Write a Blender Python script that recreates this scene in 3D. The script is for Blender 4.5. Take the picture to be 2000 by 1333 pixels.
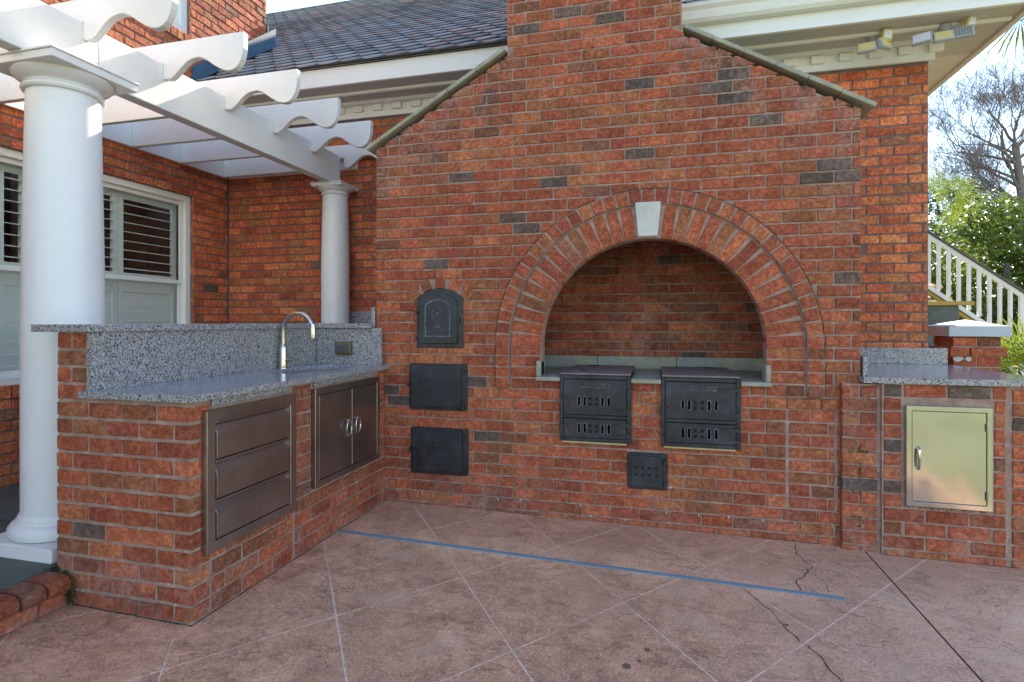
import bpy, math, random
from mathutils import Vector, Matrix, noise
random.seed(7)
R = math.radians
for o in list(bpy.data.objects): bpy.data.objects.remove(o)
SC = bpy.context.scene
COL = SC.collection

# ------------------------------------------------------------------ camera, light
CAM = Vector((1.5471, -3.9371, 1.376)); YAW = .2560; F = 1093.38; HY = 628.97
cam_d = bpy.data.cameras.new('camera'); cam = bpy.data.objects.new('camera', cam_d); COL.objects.link(cam)
cam.location = CAM; cam.rotation_euler = (R(90), 0, YAW)
cam_d.sensor_width = 36; cam_d.lens = F / 2000 * 36
cam_d.shift_y = -(666.5 - HY) / 2000; cam_d.clip_start = .05; cam_d.clip_end = 600
SC.camera = cam

SUN_EL, SUN_AZ = R(35.6), R(4)
w = bpy.data.worlds.new('World'); SC.world = w; w.use_nodes = True
nt = w.node_tree; nt.nodes.clear()
sky = nt.nodes.new('ShaderNodeTexSky'); sky.sky_type = 'NISHITA'; sky.sun_disc = False
sky.sun_elevation = SUN_EL; sky.sun_rotation = SUN_AZ
sky.air_density = 1.0; sky.dust_density = 0; sky.ozone_density = 2.0; sky.altitude = 10
bg = nt.nodes.new('ShaderNodeBackground'); bg.inputs[1].default_value = .15
wo = nt.nodes.new('ShaderNodeOutputWorld')
nt.links.new(sky.outputs[0], bg.inputs[0]); nt.links.new(bg.outputs[0], wo.inputs[0])
sd = bpy.data.lights.new('sun', 'SUN'); sd.energy = 4.5; sd.angle = R(.5); sd.color = (1, .95, .87)
so = bpy.data.objects.new('sun', sd); COL.objects.link(so)
dirv = Vector((math.sin(SUN_AZ) * math.cos(SUN_EL), math.cos(SUN_AZ) * math.cos(SUN_EL), math.sin(SUN_EL)))
so.rotation_euler = dirv.to_track_quat('Z', 'Y').to_euler(); so.location = (0, 8, 12)
SC.view_settings.view_transform = 'Standard'; SC.view_settings.look = 'None'
SC.view_settings.gamma = 1; SC.view_settings.exposure = 1.8
try:
    SC.view_settings.use_white_balance = True
    SC.view_settings.white_balance_temperature = 7400
    SC.view_settings.white_balance_tint = 12
except Exception: pass
SC.cycles.max_bounces = 8; SC.cycles.diffuse_bounces = 5; SC.cycles.transparent_max_bounces = 12
SC.cycles.sample_clamp_indirect = 8
SC.cycles.use_denoising = True

def project(p):
    d = Vector(p) - CAM; s, c = math.sin(YAW), math.cos(YAW)
    x = d.x * c + d.y * s; z = -d.x * s + d.y * c
    if z < .05: return None
    return 1000 + F * x / z, HY - F * d.z / z, z

# ------------------------------------------------------------------ materials
class G:
    """small node graph helper"""
    def __init__(s, name):
        s.m = bpy.data.materials.new(name); s.m.use_nodes = True
        s.t = s.m.node_tree; s.b = s.t.nodes['Principled BSDF']
    def n(s, typ, **kw):
        q = s.t.nodes.new('ShaderNode' + typ)
        for k, v in kw.items(): setattr(q, k, v)
        return q
    def l(s, a, b): s.t.links.new(a, b)
    def put(s, sock, v):
        if isinstance(v, bpy.types.NodeSocket): s.l(v, sock)
        else: sock.default_value = v
    def pos(s, scale=(1, 1, 1), rot=(0, 0, 0)):
        g = s.n('NewGeometry'); mp = s.n('Mapping'); s.l(g.outputs['Position'], mp.inputs[0])
        mp.inputs['Scale'].default_value = scale; mp.inputs['Rotation'].default_value = rot
        return mp.outputs[0]
    def noise(s, scale, detail=4, rough=.6, vec=None, dist=0, color=False):
        q = s.n('TexNoise'); q.inputs['Scale'].default_value = scale; q.inputs['Detail'].default_value = detail
        q.inputs['Roughness'].default_value = rough; q.inputs['Distortion'].default_value = dist
        s.l(vec or s.pos(), q.inputs['Vector'])
        return q.outputs[1 if color else 0]
    def vor(s, scale, vec=None, out='Distance', feature='F1'):
        q = s.n('TexVoronoi', feature=feature); q.inputs['Scale'].default_value = scale
        s.l(vec or s.pos(), q.inputs['Vector']); return q.outputs[out]
    def ramp(s, fac, stops, interp='LINEAR'):
        q = s.n('ValToRGB'); cr = q.color_ramp; cr.interpolation = interp
        while len(cr.elements) < len(stops): cr.elements.new(.5)
        for e, (p, c) in zip(cr.elements, stops):
            e.position = p; e.color = (c, c, c, 1) if isinstance(c, (int, float)) else (*c, 1)
        s.l(fac, q.inputs[0]); return q.outputs[0]
    def mix(s, fac, a, b, mode='MIX'):
        q = s.n('Mix', data_type='RGBA', blend_type=mode)
        s.put(q.inputs[0], fac)
        for sock, v in ((q.inputs[6], a), (q.inputs[7], b)):
            s.put(sock, (*v, 1) if isinstance(v, tuple) and len(v) == 3 else v)
        return q.outputs[2]
    def math(s, op, a, b=0.0, clamp=False):
        q = s.n('Math', operation=op, use_clamp=clamp); s.put(q.inputs[0], a); s.put(q.inputs[1], b); return q.outputs[0]
    def sep(s, v):
        q = s.n('SeparateXYZ'); s.l(v, q.inputs[0]); return q.outputs
    def bump(s, h, strength=.5, dist=.01, prev=None):
        q = s.n('Bump'); q.inputs['Strength'].default_value = strength; q.inputs['Distance'].default_value = dist
        s.l(h, q.inputs['Height'])
        if prev: s.l(prev, q.inputs['Normal'])
        s.l(q.outputs[0], s.b.inputs['Normal']); return q.outputs[0]
    def out(s, col=None, rough=None, metal=None, spec=None):
        if col is not None: s.put(s.b.inputs['Base Color'], (*col, 1) if isinstance(col, tuple) and len(col) == 3 else col)
        if rough is not None: s.put(s.b.inputs['Roughness'], rough)
        if metal is not None: s.put(s.b.inputs['Metallic'], metal)
        if spec is not None: s.put(s.b.inputs['Specular IOR Level'], spec)
        return s.m
    def tint(s):
        a = s.n('Attribute', attribute_type='OBJECT', attribute_name='tint')
        b = s.n('Attribute', attribute_type='GEOMETRY', attribute_name='tint')
        q = s.n('VectorMath', operation='ADD'); s.l(a.outputs['Vector'], q.inputs[0]); s.l(b.outputs['Vector'], q.inputs[1])
        return s.sep(q.outputs[0])

def mat_brick(name, shift, gain=1):
    g = G(name); t = g.tint()
    k = shift
    base = g.ramp(t[0], [(0, (.38 * k, .092, .045)), (.25, (.43 * k, .120, .056)), (.45, (.33 * k, .078, .044)), (.62, (.41 * k, .132, .058)),
                         (.76, (.33 * k, .118, .054)), (.86, (.25 * k, .096, .054)), (.93, (.155, .100, .074)), (1, (.105, .078, .064))])
    base = g.mix(1, base, g.ramp(t[1], [(0, .84 * gain), (1, 1.32 * gain)]), 'MULTIPLY')
    if gain > 1: base = g.mix(1, base, (1.0, 1.02, .88), 'MULTIPLY')
    n1 = g.noise(9, 5, .65)
    base = g.mix(g.ramp(n1, [(.40, 0), (.62, .75)]), base, g.mix(1, base, (.66, .56, .58), 'MULTIPLY'))
    n2 = g.noise(38, 5, .7)
    base = g.mix(g.ramp(n2, [(.46, 0), (.58, .9)]), base, g.mix(1, base, (1.55, 1.75, 1.85), 'MULTIPLY'))
    n3 = g.noise(120, 4, .75)
    base = g.mix(g.ramp(n3, [(.55, 0), (.66, .8)]), base, (.085, .036, .028))
    # pale bloom and lime specks
    z = g.sep(g.pos())[2]
    low = g.ramp(z, [(0, .7), (.42, 0)])
    bloom = g.math('MULTIPLY', g.ramp(g.noise(5.5, 6, .75), [(.45, 0), (.66, 1)]), g.math('ADD', g.math('MULTIPLY', low, .6), t[2]), True)
    bloom = g.math('MULTIPLY', bloom, g.ramp(n2, [(.30, .15), (.6, .8)]))
    base = g.mix(bloom, base, (.42, .31, .28))
    sp = g.ramp(g.noise(60, 4, .8), [(.67, 0), (.73, 1)])
    base = g.mix(g.math('MULTIPLY', sp, g.math('ADD', g.math('MULTIPLY', low, .5), g.math('MULTIPLY', t[2], .9)), True), base, (.62, .58, .52))
    dirt = g.math('MULTIPLY', g.ramp(g.noise(4.2, 6, .8), [(.50, 0), (.62, 1)]), g.math('MULTIPLY', t[2], .9), True)
    base = g.mix(dirt, base, (.075, .062, .045))
    h = g.math('ADD', g.math('MULTIPLY', n2, .6), g.math('MULTIPLY', g.noise(220, 4, .7), .45))
    crk = g.ramp(g.noise(26, 2, .5, dist=1.2), [(.485, 1), (.50, 0), (.515, 1)])
    h = g.math('ADD', h, g.math('MULTIPLY', crk, .35))
    g.bump(h, 1.0, .009)
    return g.out(base, .88, 0, .25)
M = {}
M['brick'] = mat_brick('brick', 1.0)
M['house_brick'] = mat_brick('house_brick', 1.04, 1.38)

g = G('mortar')
c = g.ramp(g.noise(14, 5, .7), [(.3, (.27, .165, .125)), (.55, (.39, .26, .21)), (.75, (.52, .39, .33))])
c = g.mix(g.ramp(g.noise(2.3, 5, .7), [(.55, 0), (.72, .55)]), c, (.17, .125, .105))
z = g.sep(g.pos())[2]
c = g.mix(g.math('MULTIPLY', g.ramp(g.noise(17, 5, .75), [(.60, 0), (.67, .9)]), g.ramp(z, [(.0, 1), (.9, .25)])), c, (.66, .64, .62))
g.bump(g.noise(160, 4, .7), .8, .003)
M['mortar'] = g.out(c, .95, 0, .2)
g = G('mortar_dark')
c = g.ramp(g.noise(14, 5, .7), [(.3, (.13, .10, .10)), (.7, (.22, .17, .165))])
g.bump(g.noise(160, 4, .7), .8, .003)
M['mortar_dark'] = g.out(c, .95, 0, .2)

g = G('granite')
v = g.pos()
cell = g.vor(185, out='Color'); sp = g.sep(cell)
c = g.ramp(sp[0], [(.0, (.03, .032, .038)), (.16, (.12, .125, .14)), (.18, (.27, .285, .31)), (.5, (.38, .39, .42)), (.57, (.50, .49, .48)), (.86, (.64, .62, .60)), (.88, (.44, .33, .28)), (1, (.40, .30, .26))], 'CONSTANT')
c = g.mix(g.ramp(g.noise(90, 4, .7), [(.42, .35), (.6, 0)]), c, (.09, .10, .12))
M['granite'] = g.out(c, .22, 0, .5)
g = G('granite_sky_tint')
c2 = g.ramp(g.sep(g.vor(185, out='Color'))[0], [(.0, (.13, .14, .16)), (.3, (.26, .275, .31)), (.6, (.38, .395, .43)), (.85, (.50, .50, .52))], 'CONSTANT')  # counter top copy of the stone, sky reflection painted in as bluer, paler speckle
c2 = g.mix(g.ramp(g.noise(3.1, 3, .5), [(.60, 0), (.68, .35)]), c2, (.20, .22, .10))
M['granite_top'] = g.out(c2, .14, 0, .55)

g = G('bluestone')
c = g.ramp(g.noise(7, 6, .7), [(.3, (.26, .255, .185)), (.7, (.44, .43, .32))])
c = g.mix(g.ramp(g.noise(30, 5, .8), [(.58, 0), (.68, .6)]), c, (.07, .07, .05))
c = g.mix(g.ramp(g.noise(3, 3, .6), [(.5, 0), (.64, .5)]), c, (.26, .30, .33))
g.bump(g.noise(70, 5, .7), .6, .004)
M['bluestone'] = g.out(c, .8, 0, .3)

def paint(name, col, rough, grain=0, dirt=.2):
    g = G(name)
    c = g.mix(g.ramp(g.noise(2.2, 5, .7), [(.42, 0), (.75, dirt)]), col, tuple(x * y for x, y in zip(col, (.80, .78, .72))))
    c = g.mix(g.ramp(g.noise(34, 4, .8), [(.70, 0), (.76, dirt * 1.6)]), c, (.28, .25, .20))
    if grain:
        gn = g.noise(22, 5, .7, g.pos(grain))
        c = g.mix(g.ramp(gn, [(.57, 0), (.66, .45)]), c, tuple(x * .66 for x in col))
        g.bump(gn, .45, .004)
    else: g.bump(g.noise(40, 4, .6), .12, .003)
    return g.out(c, rough, 0, .4)
M['white'] = paint('white_paint', (.78, .78, .75), .45)
M['column'] = paint('column_paint', (.78, .78, .785), .33, dirt=.25)
M['wood_y'] = paint('beam_paint', (.76, .76, .755), .55, (12, .7, 12), .3)
M['wood_x'] = paint('rafter_paint', (.80, .795, .775), .55, (.7, 12, 12), .3)
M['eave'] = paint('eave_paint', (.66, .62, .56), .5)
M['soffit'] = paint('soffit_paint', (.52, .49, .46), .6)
M['gutter'] = paint('gutter_paint', (.74, .74, .66), .4, dirt=.45)
M['shutter'] = paint('shutter_paint', (.78, .82, .81), .45, dirt=.1)
M['cap'] = paint('cap_paint', (.44, .48, .53), .5)
M['grey_metal'] = paint('lamp_grey', (.36, .38, .41), .4)
M['yellowed'] = paint('yellowed_plastic', (.52, .44, .19), .4)
M['lens'] = paint('lamp_lens', (.62, .52, .24), .22)
M['sensor'] = paint('sensor_lens', (.62, .64, .70), .3)
M['amber_wood'] = paint('raw_timber', (.50, .31, .06), .6)
M['copper'] = paint('copper_cap', (.55, .26, .14), .4)
M['drain'] = paint('drain_blue', (.18, .31, .40), .5, dirt=.9)
M['outlet'] = paint('outlet_bronze', (.14, .11, .06), .35)

g = G('steel')
st = g.noise(3, 4, .6, g.pos((1, 1, 260)))
c = g.ramp(g.noise(2.4, 4, .7), [(.3, (.30, .27, .25)), (.7, (.46, .43, .40))])
M['steel'] = g.out(c, .36, 1)
g = G('bright_steel')
c = g.ramp(g.noise(3, 4, .6), [(.3, (.45, .47, .45)), (.7, (.56, .585, .55))])
wv = g.noise(3.4, 2, .4)
g.bump(wv, .25, .02)
M['bright_steel'] = g.out(c, g.ramp(g.noise(3, 4, .6, g.pos((1, 1, 220))), [(.3, .14), (.7, .22)]), 1)
g = G('brushed_nickel')
M['nickel'] = g.out((.60, .575, .53), .25, 1)
g = G('cast_iron')
n = g.noise(6, 6, .75)
c = g.ramp(n, [(.35, (.009, .010, .013)), (.55, (.024, .029, .037)), (.70, (.048, .056, .066))])
c = g.mix(g.ramp(g.noise(55, 6, .85, g.pos((1, 1, .45))), [(.60, 0), (.70, .5)]), c, (.14, .165, .19))
c = g.mix(g.ramp(g.noise(13, 6, .8), [(.60, 0), (.72, .8)]), c, (.10, .055, .04))
g.bump(g.noise(120, 4, .7), .5, .002)
M['iron_worn'] = None
M['iron'] = g.out(c, g.ramp(n, [(.3, .34), (.7, .55)]), .25, .6)
g = G('worn_iron'); M['iron_worn'] = g.out(g.ramp(g.noise(40, 5, .8), [(.4, (.035, .04, .05)), (.6, (.19, .21, .235))]), .5, .2)
g = G('rusty_plate')
c = g.ramp(g.noise(24, 6, .8), [(.3, (.14, .115, .12)), (.55, (.28, .225, .225)), (.75, (.36, .24, .19))])
g.bump(g.noise(90, 4, .7), .6, .002)
M['rust'] = g.out(c, .6, .3)
g = G('rust_orange'); M['rust_orange'] = g.out(g.ramp(g.noise(50, 4, .7), [(.3, (.12, .03, .015)), (.7, (.26, .075, .03))]), .85)
g = G('black_void'); M['void'] = g.out((.006, .006, .006), .9)

g = G('patio_concrete')
p = g.pos()
big = g.noise(1.1, 5, .6); mid = g.noise(6.5, 9, .80, dist=.25); fine = g.noise(95, 4, .8)
c = g.ramp(mid, [(.30, (.22, .128, .090)), (.44, (.38, .235, .165)), (.56, (.50, .325, .235)), (.72, (.64, .445, .33))])
c = g.mix(g.ramp(big, [(.40, .0), (.66, .55)]), c, (.31, .205, .155))
xyz = g.sep(p)
dx = g.math('ABSOLUTE', g.math('ADD', g.math('ADD', xyz[1], g.math('MULTIPLY', xyz[0], .03)), .68))
dust = g.math('MULTIPLY', g.ramp(dx, [(.02, .75), (.32, 0)]), g.ramp(g.noise(3.5, 6, .75), [(.42, .1), (.6, 1)]))
c = g.mix(dust, c, (.68, .50, .36))
right = g.ramp(xyz[0], [(.30, 0), (.34, 1)])
rz = g.n('MapRange'); g.l(xyz[0], rz.inputs[0]); rz.inputs[1].default_value = 1.5; rz.inputs[2].default_value = 2.6
c = g.mix(g.math('MULTIPLY', rz.outputs[0], .45), c, (.47, .35, .30))
streak = g.noise(9, 8, .8, g.pos((1, 2.0, 1), (0, 0, .9)), .4)
c = g.mix(g.ramp(streak, [(.60, 0), (.68, .6)]), c, (.15, .10, .092))
c = g.mix(g.ramp(fine, [(.53, 0), (.66, .65)]), c, (.70, .55, .45))
c = g.mix(g.ramp(fine, [(.34, .7), (.47, 0)]), c, (.17, .115, .09))
c = g.mix(1, c, (1.60, 1.25, 1.06), 'MULTIPLY')
rel = g.noise(2.6, 9, .64, g.pos((1, 1.5, 1), (0, 0, .7)), .35)
hh = g.ramp(rel, [(.30, 0), (.44, .55), (.465, .8), (.56, .85), (.585, 1)])
crease = g.math('ADD', g.ramp(rel, [(.442, 0), (.452, 1), (.462, 0)]), g.ramp(rel, [(.565, 0), (.573, 1), (.580, 0)]), True)
c = g.mix(g.math('MULTIPLY', crease, g.ramp(g.noise(4, 4, .7), [(.42, 0), (.6, .55)])), c, (.16, .095, .08))
c = g.mix(g.math('MULTIPLY', g.ramp(rel, [(.58, 0), (.66, .30)]), 1.0), c, (.60, .42, .33))
b1 = g.bump(hh, .8, .016)
g.bump(g.math('ADD', mid, g.math('MULTIPLY', fine, .45)), .9, .009, b1)
M['patio'] = g.out(c, g.ramp(mid, [(.3, .50), (.7, .72)]), 0, .35)
g = G('joint_grout'); M['grout'] = g.out(g.mix(g.ramp(g.noise(2.3, 5, .7), [(.38, .70), (.54, .0)]), g.ramp(g.noise(60, 4, .8), [(.36, (.55, .37, .27)), (.52, (.92, .70, .54))]), (.40, .26, .19)), .9)
g = G('dark_joint'); M['dark'] = g.out((.035, .03, .028), .95)
g = G('slate')
c = g.ramp(g.noise(3, 6, .7, dist=.5), [(.3, (.055, .068, .066)), (.55, (.095, .115, .105)), (.75, (.16, .165, .15))])
c = g.mix(g.ramp(g.noise(40, 4, .8), [(.68, 0), (.75, .8)]), c, (.42, .42, .38))
g.bump(g.noise(6, 6, .7, g.pos((1, 2.5, 1), (0, 0, .5))), .7, .008)
M['slate'] = g.out(c, .6)
g = G('shingle'); t = g.tint()
c = g.ramp(t[0], [(0, (.27, .30, .34)), (.35, (.35, .375, .40)), (.6, (.38, .375, .385)), (.8, (.42, .34, .34)), (1, (.50, .37, .35))])
c = g.mix(1, c, g.ramp(t[1], [(0, .75), (1, 1.3)]), 'MULTIPLY')
c = g.mix(g.ramp(g.noise(160, 3, .7), [(.4, .35), (.62, 0)]), c, (.05, .055, .07))
g.bump(g.noise(200, 3, .7), .6, .003)
M['shingle'] = g.out(c, .85)
g = G('flashing_blue'); M['flashing'] = g.out(g.ramp(g.noise(9, 4, .7), [(.3, (.028, .075, .125)), (.7, (.045, .11, .175))]), .4)
g = G('soil'); M['soil'] = g.out(g.ramp(g.noise(3, 6, .7), [(.3, (.06, .045, .03)), (.7, (.14, .11, .07))]), .95)
g = G('lawn'); M['lawn'] = g.out(g.ramp(g.noise(5, 6, .8), [(.3, (.10, .12, .05)), (.7, (.24, .24, .13))]), .95)
g = G('moss'); M['moss'] = g.out(g.ramp(g.noise(50, 4, .8), [(.3, (.010, .016, .004)), (.7, (.06, .10, .015))]), .95)

def mat_leaf(name, stops, trans=.35, scale=1.5):
    g = G(name); c = g.ramp(g.noise(scale, 4, .7), stops)
    tr = g.n('BsdfTranslucent'); g.l(c, tr.inputs[0])
    mx = g.n('MixShader'); mx.inputs[0].default_value = trans
    g.out(c, .4, 0, .4)
    o = g.t.nodes['Material Output']
    g.l(g.b.outputs[0], mx.inputs[1]); g.l(tr.outputs[0], mx.inputs[2]); g.l(mx.outputs[0], o.inputs[0])
    return g.m
M['leaf'] = mat_leaf('leaf', [(.3, (.04, .08, .015)), (.55, (.14, .20, .035)), (.72, (.32, .32, .07))], .5)
M['leaf_yellow'] = mat_leaf('leaf_yellow', [(.3, (.05, .085, .012)), (.55, (.13, .16, .02)), (.72, (.28, .22, .04))], .35)
M['leaf_blue'] = mat_leaf('leaf_dark', [(.3, (.03, .05, .02)), (.7, (.11, .125, .05))], .35)
M['palm'] = mat_leaf('palm_leaf', [(.3, (.10, .16, .012)), (.7, (.24, .30, .03))], .42, 6)
g = G('bark'); M['bark'] = g.out(g.ramp(g.noise(12, 5, .7), [(.3, (.11, .09, .085)), (.7, (.24, .20, .185))]), .9)

g = G('window_glass')
o = g.t.nodes['Material Output']
tr = g.n('BsdfTransparent'); tr.inputs[0].default_value = (.95, .97, .96, 1)
gl = g.n('BsdfGlossy'); gl.inputs[1].default_value = .02
lw = g.n('LayerWeight'); lw.inputs[0].default_value = .5
mx = g.n('MixShader'); g.l(g.math('ADD', g.math('POWER', lw.outputs['Facing'], 4.0), .05, True), mx.inputs[0]); g.l(tr.outputs[0], mx.inputs[1]); g.l(gl.outputs[0], mx.inputs[2])
g.l(mx.outputs[0], o.inputs[0]); M['glass'] = g.m
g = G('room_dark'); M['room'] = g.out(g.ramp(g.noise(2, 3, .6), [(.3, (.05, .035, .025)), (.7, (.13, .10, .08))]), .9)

# ------------------------------------------------------------------ mesh helpers
WL = {}
def link(o, parent, wloc=(0, 0, 0)):
    COL.objects.link(o); wl = Vector(wloc); WL[o.name] = wl
    if parent is not None: o.parent = parent; o.location = wl - WL[parent.name]
    else: o.location = wl
    return o
def thing(name, label, cat, loc=(0, 0, 0), group=None, kind=None):
    o = bpy.data.objects.new(name, None); o.empty_display_size = .1
    link(o, None, loc); tag(o, label, cat, group, kind); return o
def tag(o, label=None, cat=None, group=None, kind=None):
    if label: o['label'] = label
    if cat: o['category'] = cat
    if group: o['group'] = group
    if kind: o['kind'] = kind
    return o

class MB:
    def __init__(s): s.v = []; s.f = []
    def poly(s, pts):
        b = len(s.v); s.v += [tuple(p) for p in pts]; s.f.append(tuple(range(b, b + len(pts)))); return s
    def box(s, x0, y0, z0, x1, y1, z1):
        x0, x1 = min(x0, x1), max(x0, x1); y0, y1 = min(y0, y1), max(y0, y1); z0, z1 = min(z0, z1), max(z0, z1)
        b = len(s.v)
        s.v += [(x0, y0, z0), (x1, y0, z0), (x1, y1, z0), (x0, y1, z0), (x0, y0, z1), (x1, y0, z1), (x1, y1, z1), (x0, y1, z1)]
        s.f += [tuple(b + i for i in q) for q in ((3, 2, 1, 0), (4, 5, 6, 7), (0, 1, 5, 4), (1, 2, 6, 5), (2, 3, 7, 6), (3, 0, 4, 7))]
        return s
    def prism(s, pts, d):
        """pts: closed planar loop (3D), extruded along vector d"""
        b = len(s.v); n = len(pts); d = Vector(d)
        s.v += [tuple(p) for p in pts] + [tuple(Vector(p) + d) for p in pts]
        s.f.append(tuple(b + i for i in range(n))); s.f.append(tuple(b + n + i for i in reversed(range(n))))
        for i in range(n):
            j = (i + 1) % n; s.f.append((b + i, b + n + i, b + n + j, b + j))
        return s
    def ring(s, outer, inner, d):
        """flat frame between two loops with equal counts, extruded along d"""
        b = len(s.v); n = len(outer); d = Vector(d)
        for L in (outer, inner): s.v += [tuple(p) for p in L]
        for L in (outer, inner): s.v += [tuple(Vector(p) + d) for p in L]
        for i in range(n):
            j = (i + 1) % n
            s.f += [(b + i, b + j, b + n + j, b + n + i), (b + 2 * n + i, b + 3 * n + i, b + 3 * n + j, b + 2 * n + j),
                    (b + i, b + 2 * n + i, b + 2 * n + j, b + j), (b + n + i, b + n + j, b + 3 * n + j, b + 3 * n + i)]
        return s
    def lathe(s, prof, c, n=32, ax='z'):
        b = len(s.v)
        for r, h in prof:
            for i in range(n):
                a = 2 * math.pi * i / n; p, q = r * math.cos(a), r * math.sin(a)
                s.v.append((c[0] + p, c[1] + q, c[2] + h) if ax == 'z' else (c[0] + p, c[1] + h, c[2] + q) if ax == 'y' else (c[0] + h, c[1] + p, c[2] + q))
        for k in range(len(prof) - 1):
            for i in range(n):
                j = (i + 1) % n; s.f.append((b + k * n + i, b + k * n + j, b + (k + 1) * n + j, b + (k + 1) * n + i))
        s.f.append(tuple(b + i for i in reversed(range(n)))); s.f.append(tuple(b + (len(prof) - 1) * n + i for i in range(n)))
        return s
    def tube(s, pts, rad, n=8):
        b = len(s.v); pts = [Vector(p) for p in pts]
        rads = rad if isinstance(rad, (list, tuple)) else [rad] * len(pts)
        prev = None
        for i, p in enumerate(pts):
            t = (pts[min(i + 1, len(pts) - 1)] - pts[max(i - 1, 0)]).normalized()
            if prev is None: prev = t.orthogonal().normalized()
            u = (prev - t * prev.dot(t)).normalized() if (prev - t * prev.dot(t)).length > 1e-5 else t.orthogonal().normalized()
            prev = u; w_ = t.cross(u)
            for k in range(n):
                a = 2 * math.pi * k / n; s.v.append(tuple(p + (u * math.cos(a) + w_ * math.sin(a)) * rads[i]))
        for i in range(len(pts) - 1):
            for k in range(n):
                j = (k + 1) % n; s.f.append((b + i * n + k, b + i * n + j, b + (i + 1) * n + j, b + (i + 1) * n + k))
        s.f.append(tuple(b + k for k in reversed(range(n)))); e = b + (len(pts) - 1) * n; s.f.append(tuple(e + k for k in range(n)))
        return s
    def mesh(s, name, m, smooth=False, loc=(0, 0, 0)):
        me = bpy.data.meshes.new(name); L = Vector(loc)
        me.from_pydata([tuple(Vector(p) - L) for p in s.v] if L.length else s.v, [], s.f)
        me.materials.append(M[m] if isinstance(m, str) else m)
        if smooth: me.polygons.foreach_set('use_smooth', [True] * len(me.polygons))
        me.validate(); me.update(); return me
    def build(s, name, m, parent=None, loc=None, smooth=False, bevel=0, seg=1, ang=35):
        L = Vector(loc) if loc is not None else Vector(s.v[0])
        o = bpy.data.objects.new(name, s.mesh(name, m, smooth, L)); link(o, parent, L)
        if bevel:
            bv = o.modifiers.new('bevel', 'BEVEL'); bv.width = bevel; bv.segments = seg; bv.limit_method = 'ANGLE'; bv.angle_limit = R(ang)
        if smooth:
            try:
                me = o.data; me.set_sharp_from_angle(angle=R(38))
            except Exception: pass
        return o
def box(name, m, parent, x0, y0, z0, x1, y1, z1, bevel=.003, seg=1):
    return MB().box(x0, y0, z0, x1, y1, z1).build(name, m, parent, ((x0 + x1) / 2, (y0 + y1) / 2, min(z0, z1)), bevel=bevel, seg=seg)

# ------------------------------------------------------------------ bricks
BC = {}
def brick_mesh(lx, lz, ly, m, var):
    """brick with its face at y=0, body towards +y; origin in the middle of the face"""
    key = (round(lx, 2), round(lz, 3), round(ly, 2), m, var)
    if key in BC: return BC[key]
    rr = random.Random(hash(key[:3]) * 31 + var * 7 + 5)
    j = lambda a: rr.uniform(-a, a)
    hx, hz = key[0] / 2, key[1] / 2; bv = .0035
    outl = [(-hx, -hz), (-hx * .33, -hz), (hx * .4, -hz), (hx, -hz), (hx, hz), (hx * .3, hz), (-hx * .45, hz), (-hx, hz)]
    v = []; v0 = [(x * (1 - bv / hx) + j(.0016), rr.uniform(-.0012, .0012), zz * (1 - bv / hz) + j(.0016)) for x, zz in outl]
    v1 = [(x + j(.0026), bv + rr.uniform(0, .001), zz + j(.0026)) for x, zz in outl]
    v2 = [(p[0], key[2], p[2]) for p in v1]
    v = v0 + v1 + v2; n = 8
    f = [tuple(range(n))]
    for k in (0, 1):
        for i in range(n):
            q = (i + 1) % n; f.append((k * n + i, (k + 1) * n + i, (k + 1) * n + q, k * n + q))
    f.append(tuple(reversed(range(2 * n, 3 * n))))
    me = bpy.data.meshes.new('brick'); me.from_pydata(v, [], f); me.materials.append(M[m]); me.update()
    BC[key] = me; return me

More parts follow.
